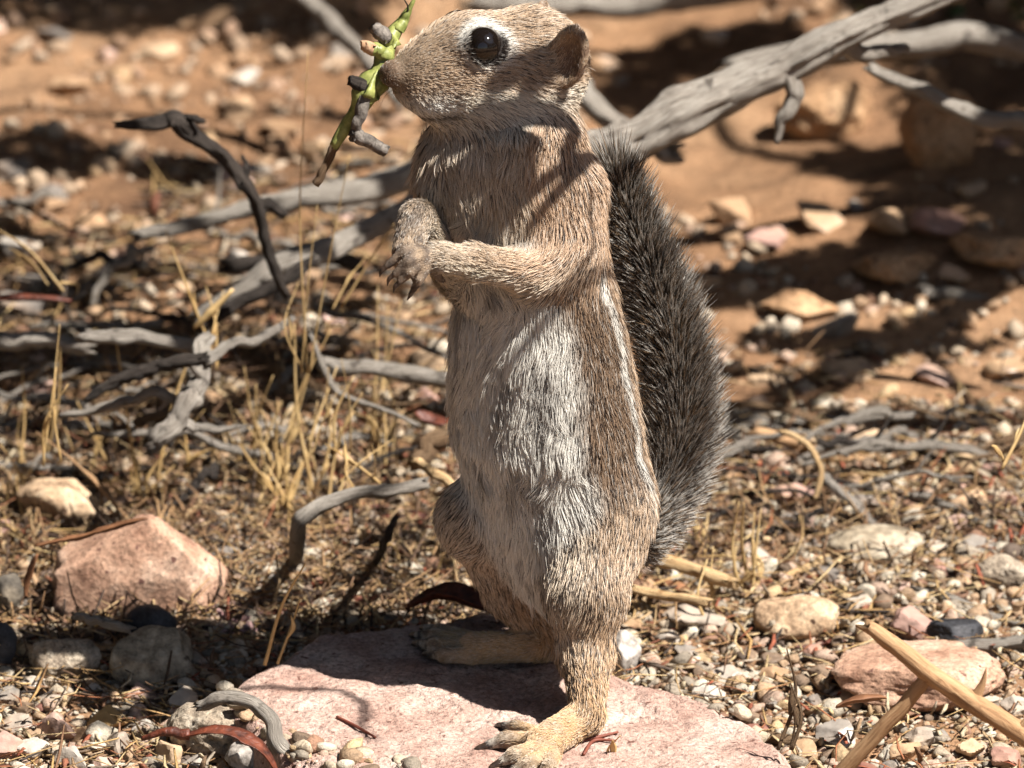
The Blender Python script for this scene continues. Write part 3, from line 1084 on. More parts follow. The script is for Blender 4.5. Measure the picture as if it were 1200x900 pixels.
def place_rock(name, px, py, w, h, mat, seed, label, category='stone', group=None, depth=0.85, sub=4, planes=11, soft=0.05,
               rough=0.05, pits=0.0, spread=0.4, yaw=None, color=None, extra=(), dy=0.30, sink=0.18, hk=0.95):
    """A stone filling about w x h photo pixels round (px, py), bedded in the ground."""
    g = on_ground(px, py + h * dy)
    k = PX * (g[1] - CAM[1]) / (DIST * CP)
    sx, sz = w * k / 2 * 1.05, h * k / 2 * hk
    sy = sx * depth
    V, F = rock_shape((sx, sy, sz), seed, sub, planes, soft, rough, pits, spread, extra)
    if yaw:
        c, s = math.cos(yaw), math.sin(yaw)
        V = V @ np.array([[c, s, 0], [-s, c, 0], [0, 0, 1]])
    z0 = ground_z(g[0], g[1])[0]
    o = obj(name, mesh_from(name, V, F), mat, None, (g[0], g[1], z0 + sz * (1 - sink) * 0.85))
    if color is not None:
        o.color = (*color, 1)
    tag(o, label, category, group)
    return o


def build_slab():
    """Flat pink slab from an outline on its tilted top plane."""
    out = [(252, 806), (300, 772), (368, 742), (478, 728), (570, 716), (660, 742), (716, 790), (800, 812), (868, 838), (926, 882), (940, 930),
           (800, 948), (640, 950), (470, 925), (340, 888), (288, 846)]
    P2 = np.array([on_slab(*q) for q in out])
    c = P2.mean(0)
    d, f = ico(6)
    r = P2[:, :2] - c[:2]
    top_n = np.array([0, -SLAB_M, 1.0]) / math.hypot(1, SLAB_M)
    nr, off = [top_n, -top_n], [6.0, 16.0]
    rad_all = []
    # radial outline in the plane, then a thick plate with a bevelled rim
    ang = np.unwrap(np.arctan2(r[:, 1], r[:, 0]))
    order = np.argsort(np.arctan2(r[:, 1], r[:, 0]))
    a_s, r_s = np.arctan2(r[:, 1], r[:, 0])[order], np.linalg.norm(r, axis=1)[order]
    a_s = np.concatenate([a_s - 2 * math.pi, a_s, a_s + 2 * math.pi])
    r_s = np.tile(r_s, 3)
    n_rad, n_ang = 90, 300
    th = np.linspace(-math.pi, math.pi, n_ang, endpoint=False)
    # straight edges between outline points
    R = []
    for t in th:
        i = np.searchsorted(a_s, t) - 1
        p0 = np.array([math.cos(a_s[i]), math.sin(a_s[i])]) * r_s[i]
        p1 = np.array([math.cos(a_s[i + 1]), math.sin(a_s[i + 1])]) * r_s[i + 1]
        dd = np.array([math.cos(t), math.sin(t)])
        e = p1 - p0
        R.append((p0[0] * e[1] - p0[1] * e[0]) / (dd[0] * e[1] - dd[1] * e[0] + 1e-9))
    R = np.array(R)
    s = np.concatenate([np.linspace(0.03, 1, n_rad), np.linspace(1.0, 1.10, 14)[1:]])
    verts = [[c[0], c[1], 0.0]]
    for k, q in enumerate(s):
        rr = R * min(q, 1.0) + (max(0, q - 1.0) * 40)
        verts += [[c[0] + rr[j] * math.cos(th[j]), c[1] + rr[j] * math.sin(th[j]), 0.0] for j in range(n_ang)]
    V = np.array(verts)
    q3 = np.stack([V[:, 0], V[:, 1], V[:, 0] * 0], 1)
    edge = np.concatenate([[0], np.repeat(s, n_ang)])
    V[:, 2] = SLAB_Z + SLAB_M * V[:, 1] + 0.55 * fbm(q3 / 9, 71, 4) + 0.22 * fbm(q3 / 2.0, 72, 4) - 0.5 * np.exp(-(fbm(q3 / 16, 75, 4) / 0.03) ** 2)
    rag = fbm(q3 / 5, 74, 3)
    fall = np.maximum(0, edge - (0.955 + 0.02 * rag))
    V[:, 2] -= 2.2 * sstep(0, 0.05, fall) + np.maximum(0, edge - 1.0) * 170 + 0.5 * np.maximum(0, edge - 1) / 0.1 * fbm(V / 2.0, 77, 3)
    # the broken corner on the shaded side falls away
    cc = on_slab(300, 800)
    dn = (V[:, 0] - cc[0]) * -0.86 + (V[:, 1] - cc[1]) * 0.5
    V[:, 2] -= np.clip(dn - 1.0, 0, 14) * 0.55
    V[:, :2] += 0.5 * np.stack([fbm(V / 3 + 5, 78, 3), fbm(V / 3 + 9, 79, 3)], 1) * sstep(0.93, 1, edge)[:, None]
    faces = [(0, 1 + j, 1 + (j + 1) % n_ang) for j in range(n_ang)]
    for k in range(len(s) - 1):
        b0, b1 = 1 + k * n_ang, 1 + (k + 1) * n_ang
        faces += [(b0 + j, b1 + j, b1 + (j + 1) % n_ang, b0 + (j + 1) % n_ang) for j in range(n_ang)]
    o = obj('flat_rock', mesh_from('flat_rock', V - c, faces), SLAB_MAT, None, c)
    tag(o, 'broad flat pink granite slab under the squirrel\'s feet', 'rock')


build_slab()
A = place_rock
A('boulder', 166, 676, 200, 118, PINK_M, 5, 'large angular pink granite rock beside the dry grass', 'rock', sub=6, planes=0, soft=0.012, rough=0.05, depth=0.5, hk=1.75, sink=0.52,
  extra=((0.66, -0.05, 0.75, 0.60), (-0.46, -0.10, 0.88, 0.56), (0.05, -0.80, 0.50, 0.62), (0.1, -0.95, -0.25, 0.66), (-0.45, -0.85, 0.25, 0.78), (0.75, -0.6, 0.2, 0.80), (0, 1, 0.2, 0.8),
         (-1, 0, 0.1, 0.95), (1, 0, 0.1, 0.93), (0.0, 0.75, 0.65, 0.75)), dy=0.34)
A('tan_rock', 74, 592, 104, 64, TAN_M, 12, 'blocky tan rock with a dark stained end behind the large pink rock', 'rock', sub=5, planes=9, soft=0.03)
A('dark_stone', 178, 733, 64, 54, DARK_M, 21, 'smooth dark grey stone wedged under the large pink rock', sub=5, planes=6, soft=0.1, rough=0.02)
A('pitted_rock', 78, 774, 80, 72, PIT_M, 33, 'rough pitted beige stone near the dark grey stone', sub=5, planes=12, pits=0.12, rough=0.06)
A('cracked_stone', 186, 774, 100, 72, GREY_M, 46, 'grey brown angular stone with rusty cracks beside the pitted stone', sub=5, planes=6, soft=0.012, rough=0.05, spread=0.55, yaw=0.4, extra=((-0.3, -0.5, 0.8, 0.55), (0.8, -0.4, 0.3, 0.7)))
A('banded_stone', 4, 702, 48, 76, BAND_M, 51, 'upright stone with dark and tan bands near the large pink rock', sub=5)
A('dark_grey_stone', 2, 764, 40, 70, DARK_M, 58, 'dark streaked stone below the banded stone', sub=5)
A('porous_rock', 258, 858, 120, 84, PIT_M, 63, 'crumbly tan brown porous rock in front of the slab with a root across it', 'rock', sub=5, pits=0.16, rough=0.08)
A('glassy_stone', 300, 890, 64, 50, QUARTZ_M, 77, 'clear grey quartz lump leaning on the porous rock beside the red leaf', sub=5, planes=9, soft=0.02)
A('grey_triangle_stone', 455, 872, 46, 44, DARK_M, 81, 'small dark grey peaked stone against the front edge of the slab', sub=4, planes=4, soft=0.03,
  extra=((0.7, -0.3, 0.6, 0.45), (-0.8, -0.2, 0.5, 0.5)))
A('dark_front_stone', 572, 905, 56, 28, DARK_M, 86, 'low dark grey stone just in front of the squirrel\'s foot', sub=4)
A('blue_quartz_stone', 726, 770, 54, 60, QUARTZ_M, 93, 'bluish glassy quartz stone behind the squirrel\'s heel', sub=5, planes=10, soft=0.02)
A('cream_rock', 936, 722, 100, 60, TAN_M, 104, 'cream and pink rock with a dark hollow at one end', 'rock', sub=5, planes=10)
A('flat_pink_stone', 1072, 790, 186, 84, PINK_M, 111, 'flat pinkish brown rock behind the bare thorny twig', 'rock', sub=6, planes=7, soft=0.04, spread=0.35, hk=0.9,
  extra=((0, 0, 1, 0.6),), pits=0.05)
A('grey_slab_stone', 1028, 640, 110, 42, GREY_M, 117, 'long low grey stone among straw and twigs', sub=5, planes=7)
A('hollow_stone', 1172, 672, 62, 46, PIT_M, 121, 'brown stone with a dark pit next to the grey twigs', sub=5, pits=0.2)
A('dark_lump', 1120, 742, 66, 44, DARK_M, 126, 'dusty dark grey stone behind the flat pinkish rock', sub=5)
A('sandstone_lump', 970, 128, 108, 84, CLOD_M, 131, 'rounded orange tan rock behind the thick grey branch', 'rock', sub=5, planes=10, soft=0.03, rough=0.1)
A('sandstone_lump', 1108, 156, 92, 104, CLOD_M, 136, 'tall orange tan rock in the shade under the shrub', 'rock', sub=5, planes=10, soft=0.03, rough=0.1)
A('pink_rock', 1047, 312, 96, 39, CLOD_M, 141, 'pinkish rock between two bands of branch shadow', 'rock', sub=5, planes=14, soft=0.02, rough=0.12, pits=0.08)
A('pink_rock', 1166, 292, 96, 46, CLOD_M, 146, 'larger pinkish rock next to the deep shade under the shrub', 'rock', sub=5, planes=14, soft=0.02, rough=0.12, pits=0.08)
A('pink_rock', 940, 358, 80, 32, CLOD_M, 151, 'low pinkish rock by the squirrel\'s tail on open sand', 'rock', sub=5, planes=14, soft=0.02, rough=0.12, pits=0.08)

# stones one can still tell apart: one object each
hand = [  # px, py, w, h, kind
    (212, 818, 46, 42, 'q'), (66, 848, 58, 48, 'p'), (50, 831, 34, 16, 'r'), (24, 827, 50, 28, 'b'), (130, 842, 60, 36, 'o'), (56, 820, 54, 20, 'q'),
    (140, 870, 54, 46, 'q'), (196, 880, 50, 40, 't'), (84, 886, 54, 44, 'q'), (22, 847, 40, 22, 'q'), (12, 872, 48, 50, 'p'), (262, 654, 46, 30, 'g'),
    (460, 722, 44, 24, 'q'), (930, 574, 62, 40, 'p'), (806, 724, 84, 46, 'q'), (782, 748, 44, 26, 'q'), (808, 765, 38, 20, 'g'), (1066, 732, 68, 48, 'p'),
    (852, 790, 56, 28, 'q'), (870, 836, 50, 32, 'b'), (970, 672, 32, 24, 'g'), (1130, 588, 56, 34, 't'), (1187, 588, 34, 38, 'p'), (985, 856, 74, 36, 'g'),
    (1080, 866, 46, 30, 'q'), (1140, 876, 42, 30, 't'), (760, 690, 34, 22, 't'), (845, 690, 30, 22, 'g'), (1010, 590, 40, 26, 'g'), (1090, 640, 44, 26, 'q'),
    (700, 895, 30, 18, 't'), (668, 905, 36, 20, 'p'), (772, 905, 40, 22, 'q'), (1190, 830, 40, 30, 'q'), (1010, 900, 40, 26, 'r'), (900, 905, 36, 26, 'q'),
    (40, 800, 44, 26, 'q'), (110, 808, 44, 28, 'q'), (165, 812, 40, 24, 'p'), (248, 800, 36, 24, 't'), (100, 860, 44, 30, 't'), (170, 848, 36, 28, 'q'), (40, 878, 48, 34, 'q'),
    (118, 896, 44, 30, 'p'), (160, 902, 44, 28, 't'), (228, 896, 44, 34, 'q'), (10, 815, 34, 26, 'g'), (370, 892, 40, 26, 't'), (410, 896, 36, 22, 'q'), (350, 868, 28, 18, 't'),
    (960, 790, 40, 40, 'b'), (1000, 820, 44, 26, 't'), (1150, 820, 44, 30, 'q'), (1060, 880, 50, 30, 't'), (1180, 890, 46, 32, 'p'), (940, 880, 44, 30, 't'), (905, 790, 36, 26, 't'),
    (760, 820, 34, 18, 't'), (830, 812, 40, 22, 'q'), (745, 735, 40, 26, 't'), (890, 650, 44, 24, 'q'), (1000, 705, 50, 26, 'q'), (1150, 640, 50, 28, 'g'),
    (1040, 260, 80, 40, 't'), (860, 250, 70, 34, 't'), (900, 280, 60, 30, 'p'), (960, 250, 90, 36, 't'), (1100, 260, 70, 36, 'p'), (820, 330, 50, 26, 't'),
    (1000, 430, 70, 28, 't'), (1090, 440, 60, 26, 'p'), (1180, 430, 60, 30, 't'), (900, 440, 50, 24, 't'), (20, 200, 60, 30, 'g'), (120, 190, 50, 28, 't'),
    (60, 40, 60, 26, 'g'), (180, 60, 60, 26, 't'), (290, 90, 50, 22, 'q'), (330, 150, 50, 26, 't'), (80, 100, 60, 30, 't'), (240, 20, 70, 26, 't'),
    (20, 290, 60, 34, 'q'), (60, 240, 50, 26, 't'), (420, 160, 60, 26, 't'), (300, 200, 40, 24, 'q'), (130, 310, 60, 30, 'p'), (30, 330, 56, 30, 'g')]
pal = {'q': [(208, 198, 184), (216, 208, 196), (200, 186, 170)], 'p': [(212, 172, 158), (204, 158, 142), (222, 188, 172)], 'r': [(142, 92, 80), (158, 104, 88)],
       'b': [(132, 112, 94), (118, 100, 86)], 'o': [(206, 166, 104), (198, 154, 92)], 't': [(208, 174, 138), (196, 160, 124), (216, 186, 152)],
       'g': [(156, 150, 142), (136, 130, 124), (174, 168, 160)]}
word = {'q': 'pale quartz', 'p': 'pinkish granite', 'r': 'reddish brown', 'b': 'dull brown', 'o': 'ochre yellow', 't': 'sandy tan', 'g': 'plain grey'}
lib = {}
for kd_ in range(16):
    V, F = rock_shape((1, 1, 1), 300 + kd_, 4, 13, 0.012, 0.07, 0.0, 0.55)
    lib[kd_] = mesh_from('pebble', V, F, smooth=True)
    lib[kd_].set_sharp_from_angle(angle=0.45)
    lib[kd_].materials.append(TINT_M if kd_ % 3 else GLOSS_M)


LANDMARKS = {'the large pink rock': (166, 690), 'the tan rock': (74, 600), 'the pitted beige stone': (78, 780), 'the dark grey stone': (190, 745), 'the porous rock': (258, 870),
             'the front of the slab': (480, 905), 'the squirrel\'s near foot': (620, 905), 'the squirrel\'s far foot': (470, 722), 'the squirrel\'s heel': (730, 800),
             'the foot of the tail': (790, 640), 'the cream and pink rock': (936, 740), 'the flat pinkish rock': (1072, 810), 'the thorny twig\'s fork': (1040, 860),
             'the thorny twig\'s thorns': (1160, 880), 'the long low grey stone': (1028, 650), 'the stone with a pit': (1172, 690), 'the split grey stick': (1110, 545),
             'the orange tan stick': (950, 535), 'the golden grass clump': (330, 590), 'the bent grey twig': (360, 660), 'the red leaves': (450, 610), 'the gnarled dead root': (200, 510),
             'the cut stick': (160, 420), 'the long grey stick': (30, 420), 'the silvery split branch': (330, 420), 'the charred twig\'s foot': (330, 330), 'the charred twig\'s knob': (180, 220),
             'the green sprig on open sand': (400, 180), 'the bleached stick on open sand': (300, 80), 'the shaded sand behind the charred twig': (120, 60), 'the smooth grey branch': (150, 290),
             'the squirrel\'s paws': (440, 350), 'the squirrel\'s belly': (500, 480), 'the squirrel\'s tail tip': (800, 210), 'the middle of the tail': (880, 400),
             'the banded shade on sand': (1000, 370), 'the pinkish rocks': (1100, 300), 'the orange tan rocks': (1040, 170), 'the thick branch\'s shade': (860, 120)}
LM = {k: on_ground(*v)[:2] for k, v in LANDMARKS.items()}


def zone_of(x, y):
    return min(LM, key=lambda k: (LM[k][0] - x) ** 2 + ((LM[k][1] - y) * 0.6) ** 2)


def pebble(x, y, z, sx, sy, sz, kind, seed, cover=False):
    r = np.random.default_rng(seed)
    o = bpy.data.objects.new('pebble', lib[int(r.integers(16))])
    COL.objects.link(o)
    o.location = (x * MM, y * MM, z * MM)
    o.scale = (sx * MM / MM, sy, sz)
    o.rotation_euler = (r.uniform(-0.3, 0.3), r.uniform(-0.3, 0.3), r.uniform(0, 6.28))
    c = pal[kind][int(r.integers(len(pal[kind])))]
    o.color = (*np.clip(lin(*c) * r.uniform(0.85, 1.1), 0, 0.9), 1)
    size = 'small' if max(sx, sy) < 3.2 else 'larger'
    form = 'flat' if sz < 0.6 * max(sx, sy) else 'chunky'
    lab = f'{size} {form} {word[kind]} pebble near {zone_of(x, y)}'
    tag(o, lab, 'pebble', f'{size} {form} {word[kind]} pebbles near {zone_of(x, y)}')
    return o


taken = []
for i, (px, py, w, h, kd_) in enumerate(hand):
    g = on_ground(px, py + h * 0.3)
    k = PX * (g[1] - CAM[1]) / (DIST * CP)
    sx, sz = w * k / 2, h * k / 2
    pebble(g[0], g[1], ground_z(g[0], g[1])[0] + sz * 0.5, sx, sx * 0.85, sz * 0.95, kd_, 900 + i)
    taken.append((g[0], g[1], sx))
for o in COL.objects:
    if o.name.split('.')[0] in ('boulder', 'tan_rock', 'dark_stone', 'pitted_rock', 'cracked_stone', 'porous_rock', 'cream_rock', 'flat_pink_stone', 'grey_slab_stone'):
        taken.append((o.location.x / MM, o.location.y / MM, max(o.dimensions.x, o.dimensions.y) / MM * 0.42))
_sl = np.array([on_slab(*q)[:2] for q in [(252, 806), (368, 742), (570, 716), (716, 790), (868, 838), (940, 930), (640, 950), (340, 888)]])


_slab_full = _sl
_sl = np.array([on_slab(*q)[:2] for q in [(262, 802), (370, 744), (570, 716), (712, 788), (868, 840), (925, 890), (920, 930), (640, 925), (520, 905), (400, 876), (300, 840)]])


def in_slab(x, y, poly=None):
    q = _sl if poly is None else poly
    n = len(q)
    c = False
    for i in range(n):
        x1, y1 = q[i]
        x2, y2 = q[(i + 1) % n]
        if (y1 > y) != (y2 > y) and x < (x2 - x1) * (y - y1) / (y2 - y1) + x1:
            c = not c
    return c


r = np.random.default_rng(5)
n_p = 0
while n_p < 205:
    y = r.uniform(-34, 150) if r.random() < 0.7 else r.uniform(150, 520)
    half = 112 * (1 + y / 3000)
    x = r.uniform(-half, half)
    s = r.uniform(1.6, 3.6) if y < 150 else r.uniform(2.2, 6.0)
    if in_slab(x, y) or any((x - a) ** 2 + (y - b) ** 2 < (s + c) ** 2 * 0.8 for a, b, c in taken):
        continue
    taken.append((x, y, s))
    kd_ = r.choice(list('qqqppttggbrt') if y < 150 else list('ttqpgtt'))
    sz = s * r.uniform(0.5, 0.8)
    pebble(x, y, ground_z(x, y)[0] + sz * r.uniform(0.2, 0.6), s, s * r.uniform(0.65, 1), sz, str(kd_), 2000 + n_p)
    n_p += 1


# finer gravel nobody could count
def gravel(name, n, sub, smin_, smax_, region, seed, label, lift=0.35):
    r = np.random.default_rng(seed)
    v, f = ico(sub)
    xy = region(r, n)
    keep = np.array([not in_slab(a, b) for a, b in xy])
    xy = xy[keep]
    n = len(xy)
    s = smin_ + (smax_ - smin_) * r.random(n) ** 2.6
    far = sstep(140, 420, xy[:, 1])
    V = np.repeat(v[None], n, 0)
    for k in range(5):
        nr = r.normal(size=(n, 3))
        nr /= np.linalg.norm(nr, axis=1)[:, None]
        d = np.einsum('nij,nj->ni', V, nr) - r.uniform(0.35, 0.85, (n, 1))
        V = V - np.maximum(d, 0)[..., None] * nr[:, None, :]
    sc = np.stack([s, s * r.uniform(0.6, 1, n), s * r.uniform(0.45, 0.85, n)], 1)
    V = V * sc[:, None, :]
    a = r.uniform(0, 6.28, n)
    ca, sa = np.cos(a)[:, None], np.sin(a)[:, None]
    V = np.stack([V[..., 0] * ca - V[..., 1] * sa, V[..., 0] * sa + V[..., 1] * ca, V[..., 2] + r.normal(size=(n, 1)) * 0.25 * V[..., 0]], -1)
    rock = np.array([in_slab(a, b, _slab_full) for a, b in xy])
    top = np.where(rock, SLAB_Z + SLAB_M * xy[:, 1] - 0.5, -99)
    z = np.maximum(ground_z(xy[:, 0], xy[:, 1]), top) + s * r.uniform(-0.1, lift, n) * 1.6
    V = V + np.stack([xy[:, 0], xy[:, 1], z], 1)[:, None, :]
    kinds = np.array([(220, 206, 184), (206, 186, 160), (202, 172, 150), (190, 158, 126), (168, 154, 136), (138, 116, 96), (160, 122, 98), (204, 174, 134), (108, 92, 80)])
    pk = np.array([0.2, 0.2, 0.13, 0.16, 0.11, 0.07, 0.04, 0.06, 0.03])
    kind = r.choice(len(kinds), n, p=pk)
    base = np.array([lin(*k) for k in kinds])[kind] * r.uniform(0.7, 1.08, (n, 1))
    sand = lin(178, 138, 104)
    base = base * (1 - 0.5 * far)[:, None] + sand * (0.5 * far)[:, None]
    C = np.repeat(base[:, None, :], len(v), 1).reshape(-1, 3)
    F = (f[None] + (np.arange(n) * len(v))[:, None, None]).reshape(-1, 3)
    me = mesh_from(name, V.reshape(-1, 3), F.astype(np.int32), smooth=False)
    set_color(me, 'stone_color', C)
    o = obj(name, me, GRAVEL_M)
    tag(o, label, 'gravel', kind='stuff')
    return o


N = Nodes('gravel_stone')
t = N.tex(N.coords(), 1300, 4, 0.7)
N.color(N.mix(1.0, attr_color(N, 'stone_color'), N.ramp(t, [(0.3, 0.5), (0.5, 0.95), (0.7, 1.2)]), 'MULTIPLY'))
N.bump(t, 0.0004)
N.b.inputs['Roughness'].default_value = 0.7
GRAVEL_M = N.m


def near_zone(r, n):
    y = r.uniform(-110, 190, n)
    return np.stack([r.uniform(-200, 200, n), y], 1)


def patch_zone(r, n):
    y = -110 + 760 * r.random(n) ** 1.3
    x = r.uniform(-230, 230, n)
    m = fbm(np.stack([x / 40, y / 40, x * 0], 1), 88, 2) > -0.25
    return np.stack([x, y], 1)[m]


gravel('gravel', 15000, 2, 0.8, 3.2, near_zone, 61, 'mixed pale pink and grey gravel round the slab')
gravel('grit', 34000, 1, 0.4, 1.1, near_zone, 62, 'fine pale grit between the gravel stones', 0.5)
gravel('scattered_gravel', 18000, 1, 0.9, 4.2, patch_zone, 63, 'loose stones spread over the sand up to the shrub', 0.3)

# ------------------------------------------------------------------ dead wood
GREYWOOD = wood_material('weathered_wood', lin(74, 63, 55), lin(184, 171, 157), lin(236, 226, 212))
DARKWOOD = wood_material('charred_wood', lin(26, 22, 20), lin(58, 50, 46), lin(120, 108, 98))
BROWNWOOD = wood_material('brown_wood', lin(70, 48, 34), lin(150, 116, 84), lin(196, 166, 132))
YELLOWWOOD = wood_material('thorn_twig_bark', lin(124, 88, 60), lin(184, 142, 102), lin(212, 174, 132), 1.2, 2.0, 0.0004)
TANWOOD = wood_material('straw_stick_wood', lin(150, 108, 66), lin(206, 166, 116), lin(228, 200, 156), 1.0, 4.0, 0.0006)
REDWOOD = simple_material('red_stem_bark', lin(110, 58, 46), lin(150, 86, 68), 300, 0.6)
CUT_M = simple_material('cut_end', lin(196, 176, 150), lin(232, 220, 204), 500, 0.8)
STRAW = simple_material('dry_straw', lin(196, 156, 96), lin(228, 196, 140), 160, 0.6, 0.0001, 0.35)
STRAW2 = simple_material('golden_straw', lin(184, 148, 96), lin(220, 190, 136), 160, 0.6, 0.0001, 0.35)
REDLEAF = simple_material('red_dead_leaf', lin(52, 26, 20), lin(128, 66, 44), 420, 0.5, 0.0006, 0.4)
BROWNLEAF = simple_material('brown_dead_leaf', lin(96, 62, 42), lin(160, 112, 78), 140, 0.6, 0.0004, 0.3)


def pt(q, r=0.0):
    """(px, py, Y) in the air, or (px, py) resting on the ground."""
    return P(*q) if len(q) == 3 else on_ground(q[0], q[1], r)


def stick(name, pts, radii, mat, label, category='stick', seed=0, twigs=(), rings=48, seg=14, rough=0.10, ridge=0.10, kink=0.35, group=None, crack=0.28):
    """pts in photo pixels (+ depth), radii in photo pixels. Side shoots are parts of the stick."""
    rr = [x * PX for x in radii]
    W = [pt(q, rr[min(i, len(rr) - 1)] * 0.7) for i, q in enumerate(pts)]
    o0 = W[0]
    o = obj(name, tube_mesh(name, [w - o0 for w in W], rr, rings, seg, rough, seed, ridge, kink, jag=1.6, crack=crack), mat, None, o0)
    tag(o, label, category, group)
    for k, (tp, tr) in enumerate(twigs):
        tw = [pt(q, 0.5) - o0 for q in tp]
        obj('side_twig', tube_mesh('side_twig', tw, [x * PX for x in tr], 20, 9, rough, seed + 50 + k, ridge, kink, jag=0.4), mat, o)
    return o


S = stick
S('thick_branch', [(672, 182, 150), (730, 168, 150), (800, 132, 152), (870, 100, 155), (930, 74, 158), (985, 46, 160), (1040, 22, 164), (1120, -14, 168), (1240, -70, 175)],
  [18, 26, 27, 24, 21, 18, 15, 14, 14], GREYWOOD, 'thick split grey branch slanting up behind the squirrel\'s tail', 'branch', 3, rings=110, seg=28, ridge=0.22, rough=0.16, kink=0.3,
  twigs=(([(925, 78, 158), (935, 110, 156), (918, 140, 154), (910, 168, 153)], [14, 11, 8, 4]), ([(985, 46, 160), (1010, 62, 165), (1060, 58, 172)], [13, 11, 9])))
S('pale_branch', [(1018, 78, 190), (1060, 98, 188), (1110, 120, 186), (1160, 138, 184), (1230, 152, 182), (1330, 190, 180)], [7, 9, 10, 11, 11, 12], GREYWOOD,
  'thin pale grey branch hanging below the thick split branch', 'branch', 9, rings=60)
S('blurred_branch', [(860, 80, 270), (960, 62, 272), (1060, 52, 275), (1140, 46, 280), (1230, 56, 285), (1340, 60, 290)], [17, 18, 17, 17, 18, 18], GREYWOOD,
  'grey branch lying level behind the thick split branch', 'branch', 14, rings=60, ridge=0.2)
S('fallen_log', [(560, 2, 420), (660, 8, 420), (760, 4, 418), (860, -10, 415), (980, -40, 410)], [15, 17, 16, 15, 14], GREYWOOD, 'bleached log behind the squirrel\'s head', 'log', 19, ridge=0.2)
S('bleached_stick', [(330, -22, 360), (372, 12, 350), (412, 52, 340), (446, 88, 330), (470, 120, 322)], [10, 11, 11, 10, 8], GREYWOOD, 'bleached stick slanting down behind the green sprig', seed=22)
S('tangled_root', [(676, 96, 250), (700, 130, 245), (740, 160, 240), (790, 178, 236)], [15, 14, 13, 12], GREYWOOD, 'short dim grey branch behind the squirrel\'s ear', 'branch', 24)
S('charred_twig', [(138, 146, 130), (178, 142, 131), (205, 140, 132), (222, 152, 132), (256, 178, 134), (282, 212, 136), (302, 252, 138), (318, 300, 140), (336, 345, 145)],
  [5, 8, 13, 11, 9, 9, 8, 6, 5], DARKWOOD, 'charred black twig with a knobby crooked end standing above the litter', 'twig', 31, rings=90, rough=0.28, ridge=0.2,
  twigs=(([(212, 140, 132), (226, 138, 130), (240, 142, 129)], [6, 5, 3]), ([(286, 215, 136), (288, 195, 137), (284, 182, 138)], [5, 4, 2]), ([(296, 240, 138), (312, 238, 142), (334, 252, 146)], [7, 6, 5])))
S('grey_branch', [(160, 276, 215), (240, 258, 215), (330, 236, 216), (420, 222, 218), (500, 196, 222), (560, 180, 226)], [8, 10, 12, 17, 19, 19], GREYWOOD,
  'smooth grey branch lying behind the charred twig', 'branch', 37, rings=70, ridge=0.15)
S('silver_branch', [(228, 372, 150), (262, 348, 152), (320, 318, 155), (380, 292, 160), (440, 268, 168), (510, 240, 176)], [8, 11, 13, 14, 16, 17], GREYWOOD,
  'silvery split branch slanting up behind the squirrel\'s paws', 'branch', 41, rings=80, ridge=0.25)
S('dark_branch', [(236, 380, 146), (290, 350, 148), (340, 322, 150), (366, 306, 152)], [8, 8, 9, 7], DARKWOOD, 'dark stick lying along the underside of the silvery split branch', 'branch', 43)
S('burnt_stick', [(270, 310, 185), (320, 312, 185), (370, 300, 187), (420, 310, 190)], [10, 11, 10, 9], DARKWOOD, 'burnt dark stick lying across the grey branches', seed=46)
cs = S('cut_stick', [(96, 394, 118), (150, 393, 120), (200, 402, 122), (240, 412, 124)], [9, 9, 9, 9], GREYWOOD, 'short grey stick with a clean pale cut end', seed=53, kink=0.15)
S('long_grey_stick', [(-80, 396, 150), (0, 398, 150), (50, 400, 150), (100, 404, 150)], [12, 12, 10, 9], GREYWOOD, 'long grey stick behind the cut stick', seed=57)
S('dead_root', [(238, 396, 116), (242, 430, 108), (228, 470, 104), (206, 505, 100), (176, 522, 98)], [9, 12, 13, 12, 8], GREYWOOD, 'gnarled grey dead root behind the dry grass', 'root', 61, rings=70, seg=20, rough=0.3, ridge=0.3, kink=0.7,
  twigs=(([(240, 425, 108), (270, 405, 112), (300, 398, 116), (345, 372, 124)], [7, 7, 6, 3]), ([(225, 470, 104), (180, 462, 106), (130, 478, 108), (70, 488, 110)], [8, 8, 6, 3]),
         ([(215, 495, 102), (250, 505, 100), (290, 498, 102)], [7, 5, 2]), ([(236, 440, 106), (215, 425, 104), (190, 428, 102)], [6, 5, 2])))
S('black_root', [(240, 420, 100), (190, 430, 102), (140, 445, 104), (100, 470, 104)], [7, 8, 7, 4], DARKWOOD, 'blackened dead root in the shade behind the dry grass', 'root', 64, rough=0.25)
S('bent_twig', [(345, 660), (352, 618, 58), (378, 592, 62), (430, 578, 68), (500, 566, 76)], [9, 10, 9, 8, 7], GREYWOOD, 'bent grey twig with a dark elbow beside the dry grass', 'twig', 68, rings=60)
S('pale_stick', [(382, 428, 150), (440, 432, 150), (500, 440, 150), (560, 450, 152)], [10, 11, 11, 10], GREYWOOD, 'pale grey stick behind the thin grass stems', seed=71)
S('curved_stick', [(490, 540, 95), (510, 516, 97), (545, 506, 100), (580, 505, 102)], [11, 12, 12, 11], BROWNWOOD, 'curved brown stick beside the squirrel\'s belly', seed=74)
S('tan_stick', [(486, 540, 84), (510, 556, 80), (535, 572, 78)], [5, 6, 6], TANWOOD, 'short straw coloured stick beside the squirrel\'s knee', seed=76)
S('thin_grey_twig', [(364, 392, 130), (380, 430, 128), (400, 462, 126), (450, 480, 124), (490, 498, 122)], [3, 4, 4, 3, 3], GREYWOOD, 'thin grey twig behind the golden grass', 'twig', 78)
S('slanting_twig', [(440, 660), (452, 632, 52), (464, 606, 54)], [5, 5, 4], DARKWOOD, 'short dark twig stuck up out of the gravel', 'twig', 80)
